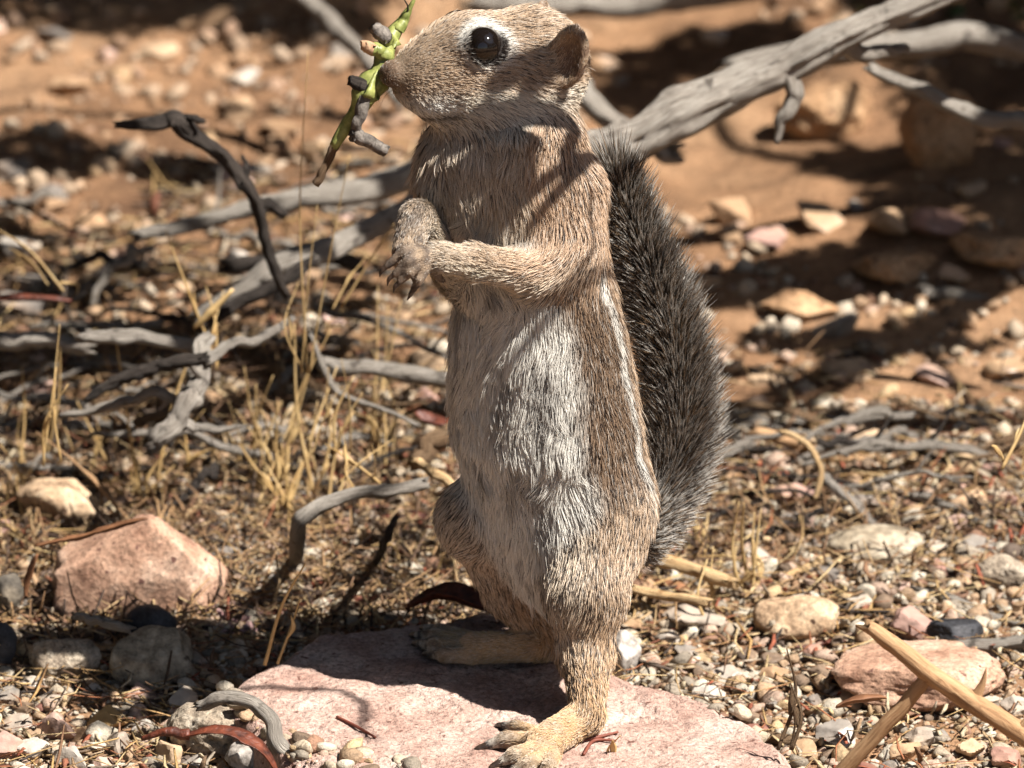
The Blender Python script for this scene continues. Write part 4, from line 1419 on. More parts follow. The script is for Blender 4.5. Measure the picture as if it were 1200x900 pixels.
S('dry_stalk', [(300, 722), (340, 714), (400, 706), (450, 704), (520, 706)], [5, 6, 6, 7, 6], REDWOOD, 'long red brown stalk lying behind the slab', 'stalk', 83, rough=0.1)
S('white_stick', [(88, 722, 36), (120, 730, 33), (152, 738, 30)], [5, 6, 5], GREYWOOD, 'small white weathered stick between the large pink rock and dark stone', seed=86, rings=24)
S('surface_root', [(232, 828, -24), (262, 818, -26), (298, 826, -28), (318, 850, -31), (330, 880, -33), (352, 905, -35)], [6, 8, 8, 9, 10, 10], GREYWOOD,
  'dark grey root draped over the crumbly porous rock', 'root', 88, rings=50, rough=0.2)
S('straw_stick', [(757, 650, 70), (800, 664, 68), (858, 682, 64)], [9, 9, 8], TANWOOD, 'thick straw coloured stick behind the squirrel\'s heel', seed=91, rings=24, kink=0.1)
S('straw_stick', [(740, 690, 55), (780, 698, 54), (830, 706, 53)], [6, 6, 6], TANWOOD, 'thinner straw coloured stick lying on the gravel behind the leg', seed=92, rings=24, kink=0.1)
S('straw_stick', [(905, 684), (940, 668), (976, 652)], [6, 6, 5], TANWOOD, 'flat straw stick near the cream and pink rock', seed=93, rings=24, kink=0.1)
S('orange_stick', [(880, 505, 160), (950, 525, 158), (1020, 545, 155), (1070, 560, 152)], [8, 9, 9, 8], YELLOWWOOD, 'orange tan stick lying across the grey sticks', seed=95, kink=0.1)
S('grey_stick', [(990, 490, 190), (1040, 512, 185), (1110, 535, 180), (1200, 560, 172), (1290, 580, 165)], [15, 15, 14, 13, 12], GREYWOOD, 'long split grey stick on the sand beyond the gravel', seed=97, ridge=0.25)
S('grey_stick', [(850, 488, 180), (900, 492, 182), (980, 496, 185), (1060, 505, 186)], [8, 9, 9, 8], GREYWOOD, 'grey stick beside the squirrel\'s tail', seed=99)
S('white_twig', [(820, 552, 130), (850, 530, 132), (880, 518, 134)], [6, 7, 6], GREYWOOD, 'short whitish stick touching the tail\'s shadow', seed=101)
S('grey_twig', [(968, 560, 130), (1000, 590, 122), (1032, 620, 115)], [6, 6, 5], GREYWOOD, 'thin grey twig beside the long low stone', 'twig', 103)
S('blue_grey_twig', [(1060, 688), (1120, 705), (1160, 722), (1230, 742)], [5, 6, 6, 6], GREYWOOD, 'slim blue grey twig above the flat pinkish rock', 'twig', 105)
S('smooth_twig', [(1098, 762, 40), (1150, 756, 42), (1220, 752, 44), (1300, 748, 46)], [7, 8, 8, 8], GREYWOOD, 'smooth straight grey twig behind the thorny twig', 'twig', 107, ridge=0.03, rough=0.03)
S('curling_straw', [(955, 585, 120), (962, 550, 122), (945, 520, 124), (915, 505, 126)], [3, 4, 4, 3], TANWOOD, 'curling straw above the gravel', 'straw', 109)
S('brown_log', [(800, 880), (880, 868), (950, 872), (1000, 885)], [5, 7, 7, 5], BROWNWOOD, 'knobbly brown stick against the end of the slab', seed=111)
S('dark_litter_stick', [(1080, 340, 250), (1130, 348, 250), (1190, 360, 250)], [7, 8, 7], GREYWOOD, 'short grey stick on the sand near the pinkish rocks', seed=113)

# thin dead twigs of the tangle, one object each
r = np.random.default_rng(31)
for i in range(72):
    if i < 52:
        px, py = r.uniform(-10, 520), r.uniform(210, 600)
    else:
        px, py = r.uniform(860, 1200), r.uniform(500, 640)
    g = on_ground(px, py)
    L, az = r.uniform(14, 46), r.uniform(-0.7, 0.7) + (math.pi if r.random() < 0.5 else 0)
    d = np.array([math.cos(az), math.sin(az) * 1.2, 0])
    e1, e2 = g - d * L * 0.5, g + d * L * 0.5
    for e in (e1, e2):
        e[2] = ground_z(e[0], e[1])[0] + r.uniform(0.3, 3) + (r.random() < 0.3) * r.uniform(3, 12)
    m = (e1 + e2) / 2 + r.normal(size=3) * [2, 2, 1.0] + [0, 0, 1.5]
    rad = r.uniform(0.4, 1.15)
    mat_ = (GREYWOOD, GREYWOOD, DARKWOOD, BROWNWOOD)[int(r.integers(4))]
    wd = {GREYWOOD.name: 'grey', DARKWOOD.name: 'black', BROWNWOOD.name: 'brown'}[mat_.name]
    lz = zone_of(g[0], g[1])
    sz_ = 'long' if L > 30 else 'short'
    o = obj('dead_twig', tube_mesh('dead_twig', [e1 - g, m - g, e2 - g], [rad, rad * 0.95, rad * 0.5], 26, 9, 0.15, 700 + i, 0.15, 1.2, jag=1.0, crack=0.2), mat_, None, g)
    tag(o, f'{sz_} thin {wd} dead twig lying near {lz}', 'twig', f'{sz_} thin {wd} twigs near {lz}')
    for k in range(int(r.integers(0, 3))):
        b_ = (m if k else (m + e2) / 2) - g
        dd = unit(d * r.uniform(0.4, 1) + r.normal(size=3) * 0.5 + [0, 0, 0.5])
        l2 = L * r.uniform(0.2, 0.4)
        obj('side_twig', tube_mesh('side_twig', [b_, b_ + dd * l2 * 0.5 + r.normal(size=3) * 0.6, b_ + dd * l2], [rad * 0.6, rad * 0.5, rad * 0.2], 12, 6, 0.12, 800 + i, 0.1, 0.8), mat_, o)

# bare thorny twig close to the camera
to = S('thorny_twig', [(1016, 734, -70), (1050, 758, -72), (1084, 785, -74), (1130, 818, -76), (1200, 862, -80), (1300, 920, -84)], [8, 10, 12, 12, 12, 13], YELLOWWOOD,
       'smooth bare yellow brown twig with thorns reaching across the gravel', 'twig', 121, rough=0.03, ridge=0.02, kink=0.1, rings=60,
       twigs=(([(1090, 788, -74), (1066, 820, -73), (1030, 858, -72), (975, 918, -70)], [8, 9, 9, 10]),))
o0 = np.array(to.location) / MM
for a, b, r0 in (((1142, 820, -76), (1156, 782, -77), 8), ((1196, 855, -80), (1214, 824, -81), 7)):
    obj('thorn', tube_mesh('thorn', [P(*a) - o0, (P(*a) * 0.5 + P(*b) * 0.5) + [0.4, 0, 0] - o0, P(*b) - o0], [r0 * PX, r0 * PX * 0.5, 0.1], 12, 10), YELLOWWOOD, to)

# ------------------------------------------------------------------ dry grass: each tuft a thing, each stem a part
def tuft(base, tips, label, mat=STRAW, thick=0.34, spread=3.0, seed=0, depth=6, name='grass_tuft', group=None):
    r = np.random.default_rng(seed)
    b = on_ground(*base) if len(base) == 2 else P(*base)
    root_ = obj(name, None, None, None, b)
    tag(root_, label, 'grass', group, kind='thing')
    for i, (tx, ty) in enumerate(tips):
        s = np.array([r.normal() * spread, r.normal() * spread, -0.5])
        tipw = P(tx, ty, b[1] + r.uniform(-depth, depth)) - b
        m = s * 0.5 + tipw * 0.5 + np.array([r.normal() * 1.3, r.normal() * 1.3, np.linalg.norm(tipw[:2]) * 0.12])
        t_ = thick * r.uniform(0.55, 1.05)
        st_ = obj('stem', tube_mesh('stem', [s, m, tipw], [t_, t_ * 0.85, t_ * 0.35], 14, 6, flat=0.5, seed=i), mat, root_)
        if r.random() < 0.45:       # a split sheath or seed husk on the stem
            q = s * 0.35 + m * 0.65
            d = unit(tipw - s)
            obj('husk', tube_mesh('husk', [q, q + d * 3 + r.normal(size=3) * 0.3, q + d * 6 + r.normal(size=3) * 0.6], [t_ * 0.6, t_ * 1.9, t_ * 0.2], 8, 6, flat=0.35), mat, st_)
    return root_


tuft((357, 436, 118), [(361, 60), (410, 180), (372, 240), (350, 330)], 'tall thin grass stems rising in front of the silvery branch', STRAW2, 0.26, 1.5, 1)
tuft((330, 590), [(388, 385), (372, 400), (345, 380), (306, 480), (318, 500), (300, 540), (352, 470), (290, 470), (268, 470), (360, 500), (395, 430)],
     'golden dry grass clump beside the bent grey twig', STRAW2, 0.42, 4, 2)
tuft((342, 612), [(300, 560), (330, 520), (325, 470), (355, 540), (280, 520), (310, 540)], 'pale broken grass clump at the foot of the bent twig', STRAW, 0.42, 3, 3)
tuft((440, 540), [(443, 335), (455, 356), (470, 352), (430, 430), (448, 440), (424, 450), (462, 470), (436, 410)], 'upright grass stems close to the squirrel\'s belly', STRAW2, 0.34, 3, 4)
tuft((420, 565, 90), [(400, 500), (380, 520), (460, 515), (410, 530), (436, 520)], 'low straw tuft among the red leaves', STRAW, 0.36, 3, 5)
tuft((154, 600), [(134, 384), (150, 500), (146, 520), (170, 560), (120, 560)], 'lone grass stems behind the large pink rock', STRAW, 0.36, 2, 6)
tuft((180, 588), [(228, 402), (195, 530), (205, 545), (166, 555), (190, 540)], 'leaning split grass stem behind the large pink rock', STRAW, 0.42, 2, 7)
tuft((178, 612), [(40, 504), (165, 552), (196, 560)], 'long bent straw slanting over the large pink rock', YELLOWWOOD, 0.5, 2, 8)
tuft((34, 560), [(26, 430), (30, 470), (70, 390), (20, 500)], 'faint grass stems beside the tan rock', STRAW, 0.3, 3, 9)
tuft((62, 540, 90), [(70, 380), (66, 430), (80, 450)], 'thin grass stems behind the tan rock', STRAW, 0.3, 2, 10)
tuft((255, 430, 140), [(194, 270), (240, 330), (262, 340)], 'slender grass stems leaning over the grey branch', STRAW, 0.3, 2, 11)
tuft((400, 360, 140), [(462, 262), (430, 300)], 'single straw leaning towards the squirrel\'s paws', STRAW2, 0.4, 1.5, 12)
tuft((56, 330, 160), [(-4, 268), (10, 290), (90, 345)], 'pale straw leaning over the long grey stick', STRAW2, 0.45, 2, 13)
S('dry_straw', [(228, 384, 132), (246, 366, 132), (272, 340, 132)], [3, 5, 2], STRAW, 'flat pale straw blade resting on the dark stick', 'straw', 115, rings=16, kink=0.1, crack=0.0)
tuft((272, 655), [(250, 600), (264, 610), (288, 615), (300, 620), (232, 608), (278, 600)], 'short brown grass stubble by the peak of the pink rock', YELLOWWOOD, 0.34, 5, 15)
tuft((316, 660), [(330, 640), (300, 628), (318, 620), (345, 600)], 'sparse brown stubble at the end of the pink rock', YELLOWWOOD, 0.3, 4, 16)
tuft((838, 735), [(836, 640), (840, 690), (829, 655)], 'upright straw stems in the gravel behind the slab', STRAW2, 0.4, 1.5, 17)
tuft((872, 695), [(866, 588), (872, 590), (884, 600), (892, 596), (880, 640), (895, 660), (862, 640)], 'yellow grass tuft beside the cream and pink rock', STRAW2, 0.42, 2.5, 18)
tuft((822, 645), [(818, 570), (824, 580), (815, 610), (830, 600)], 'yellow grass stubs at the foot of the tail', STRAW2, 0.5, 2, 19)
tuft((1180, 545, 40), [(1162, 522), (1210, 470)], 'stray dry straw blade in front of the sand', STRAW2, 0.7, 1, 20)
tuft((925, 880, -45), [(926, 800), (922, 760), (930, 830)], 'thin brown plant stalk at the end of the slab', BROWNWOOD, 0.42, 1.5, 21)
tuft((318, 775, 12), [(358, 660), (352, 700)], 'forked pale dry stalk standing at the slab\'s back corner', STRAW, 0.42, 1, 22)
tuft((730, 905, -36), [(727, 862)], 'single straw standing on the front of the slab', STRAW, 0.45, 0.3, 23)
tuft((480, 690), [(520, 650), (440, 648), (430, 668)], 'loose straws lying beside the far knee', STRAW, 0.4, 4, 24)
tuft((40, 640), [(4, 600), (20, 620), (70, 610), (100, 620), (2, 650)], 'tangled straw at the foot of the tan rock', STRAW, 0.36, 5, 25)
tuft((500, 645), [(430, 640), (470, 645), (540, 648)], 'flat straws crossing the gravel behind the far knee', STRAW, 0.5, 3, 26)


tuft((300, 560), [(286, 430), (300, 450), (320, 440), (276, 480), (330, 470), (262, 500)], 'dense golden grass clump behind the broken pale clump', STRAW2, 0.4, 3, 27)
tuft((380, 600), [(372, 470), (390, 480), (400, 500), (360, 510), (410, 540)], 'golden grass clump between the bent twig and red leaves', STRAW2, 0.4, 3, 28)
tuft((230, 560), [(215, 470), (240, 480), (250, 500), (225, 500), (205, 510), (260, 520)], 'brown grass clump below the gnarled dead root', STRAW, 0.36, 4, 29)
tuft((100, 560), [(90, 470), (110, 480), (76, 500), (120, 510)], 'sparse grass clump above the tan rock', STRAW, 0.34, 4, 30)
tuft((400, 530, 110), [(385, 430), (400, 420), (415, 440), (425, 460), (395, 460)], 'yellow grass clump in front of the pale grey stick', STRAW2, 0.36, 3, 31)
tuft((20, 600), [(0, 520), (20, 530), (40, 540), (10, 560)], 'straw clump at the far side of the tan rock', STRAW, 0.36, 4, 32)

# ------------------------------------------------------------------ dead leaves and bark
def leaf(name, pts, width, mat, label, category='leaf', seed=0, curl=0.6, group=None, nx=24, ny=7):
    """A curled ribbon of dead leaf with real thickness; width in photo pixels."""
    r = np.random.default_rng(seed)
    W = np.array([pt(q, 1.0) for q in pts])
    c = catmull(W, nx)
    t, u, v = frames(c)
    sgn = np.sign(u[:, 2:3] + 1e-6)
    u = u * sgn
    w = width * PX / 2 * np.sin(np.linspace(0.12, math.pi - 0.05, nx)) ** 0.6
    V = []
    for side in (0, 1):
        for i in range(nx):
            for j in range(ny):
                a = (j / (ny - 1) - 0.5) * 2
                V.append(c[i] + v[i] * a * w[i] + u[i] * (a * a * w[i] * curl - side * 0.25))
    V = np.array(V)
    V = V + 0.35 * np.stack([fbm(V / 4 + 3 * k, seed + k, 2) for k in range(3)], 1)
    F = []
    n1 = nx * ny
    for i in range(nx - 1):
        for j in range(ny - 1):
            q = [i * ny + j, i * ny + j + 1, (i + 1) * ny + j + 1, (i + 1) * ny + j]
            F.append(tuple(q))
            F.append(tuple(x + n1 for x in q[::-1]))
    rim = [(i * ny, (i + 1) * ny) for i in range(nx - 1)] + [((i + 1) * ny + ny - 1, i * ny + ny - 1) for i in range(nx - 1)]
    rim += [(j + 1, j) for j in range(ny - 1)] + [((nx - 1) * ny + j, (nx - 1) * ny + j + 1) for j in range(ny - 1)]
    F += [(a, b, b + n1, a + n1) for a, b in rim]
    o = obj(name, mesh_from(name, V - c[0], F), mat, None, c[0])
    tag(o, label, category, group)
    return o


rl = leaf('red_leaf', [(218, 861, -36), (250, 858, -37), (280, 864, -38), (306, 880, -39), (326, 908, -39)], 34, REDLEAF, 'glossy red brown dead leaf with a long stalk on the porous rock', seed=1, curl=0.3)
l0 = np.array(rl.location) / MM
obj('stalk', tube_mesh('stalk', [P(166, 866, -34) - l0, P(190, 859, -35) - l0, P(222, 861, -36) - l0], [0.5, 0.9, 1.3], 16, 8, 0.1, 3, 0.1, 0.3), REDLEAF, rl)
leaf('bark_strip', [(40, 640, 62), (90, 632, 60), (140, 618, 57), (172, 608, 55)], 16, BROWNLEAF, 'long brown strip of bark leaning behind the large pink rock', 'bark', 2)
leaf('red_leaf', [(478, 712, 44), (520, 700, 42), (560, 712, 38), (600, 728, 34)], 44, REDLEAF, 'broad curled red leaf behind the squirrel\'s far foot', seed=3)
leaf('red_leaf', [(392, 612), (424, 600), (470, 596)], 26, REDLEAF, 'crumpled orange red leaf under the bent grey twig', seed=4)
leaf('red_leaf', [(486, 482, 140), (505, 496, 138), (530, 500, 136)], 26, REDLEAF, 'orange red leaf beside the squirrel\'s belly', seed=5)
leaf('red_leaf', [(444, 612), (480, 610), (520, 606)], 24, REDLEAF, 'dull red leaf near the squirrel\'s far knee', seed=6)
leaf('red_leaf', [(-10, 350, 170), (30, 352, 170), (84, 352, 170)], 18, REDLEAF, 'blurred red leaf above the long grey stick', seed=7)
leaf('red_leaf', [(342, 540), (380, 555), (420, 575)], 14, REDLEAF, 'narrow red leaf lying below the golden grass', seed=8)
leaf('brown_leaf', [(30, 700, 45), (36, 672, 45), (44, 650, 46)], 22, BROWNLEAF, 'upright brown leaf between the banded stone and the pink rock', seed=9)
leaf('brown_leaf', [(980, 830, -10), (1010, 822, -10), (1040, 818, -8)], 22, BROWNLEAF, 'dark brown leaf below the flat pinkish rock', seed=10)
leaf('brown_leaf', [(745, 680), (790, 690), (820, 700)], 20, BROWNLEAF, 'maroon brown leaf beneath the straw sticks', seed=11)
leaf('red_leaf', [(930, 760), (975, 752), (1000, 756)], 9, REDLEAF, 'thin dark red leaf beside the flat pinkish rock', seed=12)
leaf('brown_leaf', [(1120, 670), (1160, 655), (1190, 640)], 24, BROWNLEAF, 'dark curled leaf beside the stone with a pit', seed=13)
for i, (a, b, c) in enumerate((((680, 868, -30), (700, 864, -30), (724, 858, -28)), ((684, 884, -34), (696, 868, -33), (722, 868, -32)), ((395, 840, -6), (415, 850, -12), (440, 864, -18)))):
    q = [on_slab(x, y, 0.5) for x, y, _ in (a, b, c)]
    o = obj('dry_stalk', tube_mesh('dry_stalk', [w - q[0] for w in q], [0.35, 0.4, 0.25], 14, 6, seed=i), REDWOOD, None, q[0])
    tag(o, ('short red stalk lying on the slab behind the heel', 'hooked red stalk lying on the slab by a small stone', 'thin red stalk lying on the open face of the slab')[i], 'stalk')

# dried flower heads in the litter beside the slab
HEADM = simple_material('dried_flower', lin(150, 106, 104), lin(206, 172, 166), 500, 0.8)
for i, (px, py) in enumerate(((246, 716), (262, 724), (275, 716), (284, 730), (268, 740), (292, 742), (256, 742), (300, 724))):
    g = on_ground(px, py, 1.0)
    o = obj('dried_flower', None, None, None, g)
    tag(o, 'tiny pinkish dried flower head in the litter by the slab\'s back corner', 'flower', 'dried flower heads')
    rr = np.random.default_rng(400 + i)
    for k in range(7):
        d = unit(np.array([rr.normal(), rr.normal(), abs(rr.normal()) + 0.3]))
        obj('petal', tube_mesh('petal', [d * 0.3, d * 1.4 + rr.normal(size=3) * 0.2, d * 2.4], [0.3, 0.8, 0.15], 6, 6, flat=0.45), HEADM, o)

# ------------------------------------------------------------------ the green sprig in the mouth
GREEN = simple_material('green_stem', lin(104, 114, 52), lin(182, 184, 108), 420, 0.45, 0.0002, 0.4)
GREYBUD = simple_material('withered_grey', lin(56, 50, 46), lin(150, 140, 130), 500, 0.85, 0.0005)
TIPTAN = simple_material('dry_tip', lin(160, 116, 84), lin(212, 176, 140), 400, 0.8)
sy = -7.5
b0 = P(452, 92, sy)
sp = obj('green_sprig', None, None, None, b0)
tag(sp, 'fleshy green plant sprig with withered grey ends held in the squirrel\'s mouth', 'sprig')


def sp_part(name, pts, radii, mat, seed=0, flat=1.0, rough=0.12):
    return obj(name, tube_mesh(name, [P(*q) - b0 for q in pts], [x * PX * 1.2 for x in radii], 22, 10, rough, seed, 0.05, 0.2, flat=flat, jag=0.3), mat, sp)


sp_part('stem', [(474, 18, sy + 6), (466, 34, sy + 5), (456, 52, sy + 2), (449, 74, sy), (440, 96, sy - 1), (427, 116, sy - 2), (416, 134, sy - 2), (400, 158, sy - 2), (392, 172, sy - 2)], [4, 7, 9, 10, 14, 12, 8, 6, 5], GREEN, 1)
sp_part('dry_end', [(393, 170, sy - 2), (386, 186, sy - 2), (376, 206, sy - 2), (370, 216, sy - 2)], [5, 4.5, 4.5, 4], BROWNWOOD, 2)
sp_part('side_shoot', [(456, 66, sy), (444, 60, sy - 1), (436, 57, sy - 2)], [7, 7, 6], GREEN, 3)
sp_part('shoot_tip', [(437, 57.5, sy - 2), (430, 55, sy - 2), (424, 53, sy - 2)], [6, 6, 5], TIPTAN, 4)
sp_part('side_shoot', [(460, 54, sy + 2), (454, 46, sy + 1), (450, 42, sy)], [8, 7, 7], GREEN, 5)
sp_part('withered_bud', [(452, 44, sy), (444, 37, sy), (438, 33, sy)], [7, 7, 5], GREYBUD, 6)
sp_part('green_tip', [(466, 36, sy + 4), (474, 22, sy + 5), (480, 10, sy + 5), (486, -2, sy + 5)], [6, 5, 3, 1.5], GREEN, 7)
sp_part('withered_bud', [(430, 104, sy - 2), (420, 98, sy - 3), (409, 94, sy - 3)], [9, 7, 5], DARKWOOD, 8)
sp_part('green_blade', [(444, 86, sy - 2), (434, 108, sy - 4), (430, 122, sy - 4)], [7, 11, 6], GREEN, 9, flat=0.4)
sp_part('withered_stalk', [(428, 112, sy - 4), (424, 130, sy - 5), (417, 150, sy - 5), (414, 160, sy - 5)], [6, 6, 5, 5], GREYBUD, 10)
sp_part('withered_stalk', [(412, 158, sy - 5), (426, 162, sy - 5), (440, 170, sy - 5), (453, 177, sy - 5)], [7, 7, 6, 6], GREYBUD, 11)
sp_part('thread', [(474, 22, sy + 5), (478, 8, sy + 4), (470, -6, sy + 2)], [1, 0.8, 0.5], DARKWOOD, 12)

# ------------------------------------------------------------------ litter nobody could count
def litter(name, n, lo_len, hi_len, thick, flat, cols, region, seed, label, lift=1.0, tilt=0.2):
    r = np.random.default_rng(seed)
    xy = region(r, n)
    xy = xy[[not in_slab(a, b) for a, b in xy]]
    n = len(xy)
    L = lo_len + (hi_len - lo_len) * r.random(n) ** 1.8
    az, tl = r.uniform(0, 6.28, n), r.normal(size=n) * tilt
    d = np.stack([np.cos(az) * np.cos(tl), np.sin(az) * np.cos(tl), np.sin(tl)], 1)
    s = np.stack([-np.sin(az), np.cos(az), az * 0], 1)
    u = np.cross(d, s)
    c = np.stack([xy[:, 0], xy[:, 1], ground_z(xy[:, 0], xy[:, 1]) + lift * r.uniform(0.3, 1.6, n) + np.abs(np.sin(tl)) * L * 0.4], 1)
    th = thick * r.uniform(0.6, 1.3, n)
    bend = r.normal(size=n) * 0.10
    V = []
    for k, (q, w) in enumerate(((-0.5, 0.7), (0.0, 1.0), (0.5, 0.5))):
        ctr = c + d * (L * q)[:, None] + s * (L * bend * (1 - abs(q) * 2))[:, None]
        for a in range(4):
            ang = a * math.pi / 2
            V.append(ctr + s * (th * w * math.cos(ang))[:, None] + u * (th * w * flat * math.sin(ang))[:, None])
    V = np.stack(V, 1)
    f = [(k * 4 + a, k * 4 + (a + 1) % 4, k * 4 + 4 + (a + 1) % 4, k * 4 + 4 + a) for k in range(2) for a in range(4)] + [(3, 2, 1, 0), (8, 9, 10, 11)]
    F = (np.array(f)[None] + (np.arange(n) * 12)[:, None, None]).reshape(-1, 4)
    me = mesh_from(name, V.reshape(-1, 3), F.astype(np.int32), smooth=False)
    cc = np.array([lin(*q) for q in cols])[r.integers(len(cols), size=n)] * r.uniform(0.7, 1.15, (n, 1))
    set_color(me, 'stone_color', np.repeat(cc[:, None], 12, 1).reshape(-1, 3))
    tag(obj(name, me, GRAVEL_M), label, 'litter', kind='stuff')


def litter_zone(r, n):
    x, y = r.uniform(-210, 210, n), -60 + 420 * r.random(n) ** 1.25
    m = (fbm(np.stack([x / 35, y / 35, x * 0], 1), 99, 2) + 0.5 * sstep(40, 130, y) - 0.45 * sstep(200, 330, y) + 0.25 * (x < -20) - 1.2 * ((x > 15) & (y > 165))) > 0.05
    return np.stack([x, y], 1)[m]


litter('straw_litter', 8000, 4, 20, 0.34, 0.5, [(226, 194, 140), (206, 168, 112), (190, 150, 98), (216, 190, 150), (172, 132, 90)], litter_zone, 71, 'broken straw scattered over the gravel')
litter('twig_litter', 4200, 4, 18, 0.45, 0.9, [(122, 106, 92), (92, 78, 68), (146, 132, 118), (140, 104, 78), (66, 56, 50)], litter_zone, 72, 'tiny broken twigs scattered over the gravel')
litter('leaf_litter', 3600, 2.5, 6, 1.1, 0.12, [(168, 132, 100), (146, 118, 92), (186, 150, 114), (128, 104, 84), (206, 178, 144), (148, 94, 70), (192, 174, 150)], litter_zone, 73, 'dead leaf flakes spread through the gravel', 1.4, 0.45)


litter('chaff', 7000, 1.6, 6, 0.6, 0.18, [(214, 186, 142), (198, 166, 126), (180, 146, 112), (224, 204, 170), (150, 112, 84), (168, 96, 70), (190, 172, 150)],
       near_zone, 75, 'pale chaff and leaf crumbs lying over the gravel', 1.6, 0.5)
litter('straw_bits', 2600, 5, 22, 0.26, 0.5, [(226, 196, 146), (206, 170, 118), (190, 152, 104), (170, 110, 76)], near_zone, 76, 'thin straws lying across the gravel round the slab', 2.4, 0.18)

# heaps of fine plant debris under the dead grass
def heap_zone(r, n):
    a = [(-75, 95, 34, 30), (-40, 120, 40, 30), (-95, 150, 40, 30), (-20, 70, 22, 22), (-100, 70, 26, 22), (-60, 200, 60, 30), (60, 115, 45, 16)]
    k = r.integers(len(a), size=n)
    q = np.array(a, float)[k]
    return np.stack([q[:, 0] + r.normal(size=n) * q[:, 2], q[:, 1] + r.normal(size=n) * q[:, 3]], 1)


litter('dry_debris', 5200, 3, 13, 0.3, 0.5, [(158, 122, 88), (128, 98, 74), (186, 148, 106), (100, 78, 62), (74, 58, 48), (196, 164, 122)], heap_zone, 74, 'matted brown plant debris heaped under the dead grass', 2.6, 0.5)

# ------------------------------------------------------------------ desert shrub overhead (its shade falls on the squirrel and the sand)
LEAFM = simple_material('shrub_leaf', lin(70, 84, 46), lin(112, 122, 74), 90, 0.6)
shrub = obj('desert_shrub', None, None, None, (330, 260, ground_z(330, 260)[0]))
SB = np.array([330, 260, ground_z(330, 260)[0]])
tag(shrub, 'leafy desert shrub leaning over the squirrel, its branches throwing bands of shade', 'shrub')
obj('trunk', tube_mesh('trunk', [[0, 0, -10], [-10, -30, 120], [-50, -80, 260], [-90, -140, 380]], [20, 17, 14, 10], 40, 16, 0.12, 5, 0.15, 0.3), GREYWOOD, shrub)
fork = SB + np.array([-50, -80, 260])


def bough(pts, radii, seed):
    obj('branch', tube_mesh('branch', [q - SB for q in pts], radii, 40, 9, 0.12, seed, 0.1, 0.3), GREYWOOD, shrub)


def shade_line(A, B, rad, t, seed, ext=0.35):
    """A twig whose shadow runs from A to B (mm); it grows from the shrub's fork."""
    a, b = np.asarray(A) + SUN * t, np.asarray(B) + SUN * t
    if a[0] < b[0]:
        a, b = b, a
    e = a + (a - b) * ext
    bough([fork, fork * 0.45 + e * 0.55 + SUN * 40, e, a, b, b + (b - a) * 0.1], [3, 1.3, min(1.2, rad), rad, rad * 0.9, rad * 0.3], seed)


def foliage_pad(c, hx, hy, hz, n, seed):
    r = np.random.default_rng(seed)
    q = r.normal(size=(n, 3))
    q = q / np.linalg.norm(q, axis=1)[:, None] * (r.random((n, 1)) ** 0.45)
    p = c + q * np.array([hx, hy, hz])
    d = unit(r.normal(size=(n, 3)))
    s = unit(np.cross(d, r.normal(size=(n, 3))))
    L, w = r.uniform(5, 9, (n, 1)), r.uniform(1.6, 2.8, (n, 1))
    V = np.stack([p - d * L * 0.5, p + s * w, p + d * L * 0.5, p - s * w], 1).reshape(-1, 3)
    F = (np.arange(n)[:, None] * 4 + np.arange(4)[None]).astype(np.int32)
    return V, F


zones = [(1150, 200, 130, 95, 0), (1030, 308, 170, 20, 0), (1020, 400, 170, 11, 0), (1150, 60, 120, 95, 0), (745, 110, 50, 45, 0), (1060, 498, 130, 5, 0),
         (860, 60, 80, 26, 0), (1010, 190, 60, 26, 0), (150, -2, 210, 34, 1), (350, 20, 100, 36, 1), (50, 190, 90, 38, 1), (225, 205, 70, 24, 1), (420, 140, 40, 10, 1)]
lr = np.random.default_rng(202)
zones += [(lr.uniform(-20, 470), lr.uniform(270, 610), lr.uniform(14, 50), lr.uniform(5, 14), 1) for _ in range(26)]
SB2 = np.array([-420.0, 330.0, ground_z(-420, 330)[0]])
shrub2 = obj('desert_shrub', None, None, None, SB2)
tag(shrub2, 'low leafy shrub whose shade falls across the sand behind the charred twig', 'shrub')
obj('trunk', tube_mesh('trunk', [[0, 0, -10], [20, -30, 120], [60, -60, 240], [120, -90, 360]], [18, 15, 12, 8], 40, 16, 0.12, 6, 0.15, 0.3), GREYWOOD, shrub2)
for own, (rt, rb, fk) in enumerate(((shrub, SB, fork), (shrub2, SB2, SB2 + np.array([60, -60, 240])))):
    VV, FF, nv = [], [], 0
    for i, (px, py, w, h, which) in enumerate(zones):
        if which != own:
            continue
        g = on_ground(px, py)
        k = PX * (g[1] - CAM[1]) / (DIST * CP)
        c = g + SUN * (330 if g[1] > 290 else 250)
        hx, hy = w * k, h * k / 0.36
        V, F = foliage_pad(c, hx, hy, 10, int(90 + hx * hy * 0.95), 500 + i)
        VV.append(V)
        FF.append(F + nv)
        nv += len(V)
        sg = 1 if own == 0 else -1
        e = c + np.array([sg * hx * 0.6, 0, 0])
        obj('branch', tube_mesh('branch', [q - rb for q in (fk, fk * 0.5 + e * 0.5 + np.array([0, 0, 30.0]), e, c - np.array([sg * hx * 0.7, 0, 0]))], [3, 2, 1.4, 0.7], 40, 9, 0.12, 520 + i, 0.1, 0.3), GREYWOOD, rt)
    o = obj('foliage', mesh_from('foliage', np.vstack(VV) - rb, np.vstack(FF), smooth=False), LEAFM, rt)
    o['kind'] = 'stuff'
shade_line(skin_at(585, 96), skin_at(648, 64), 2.5, 170, 542, 0.8)
shade_line(skin_at(690, 190), skin_at(625, 262), 1.2, 160, 543)
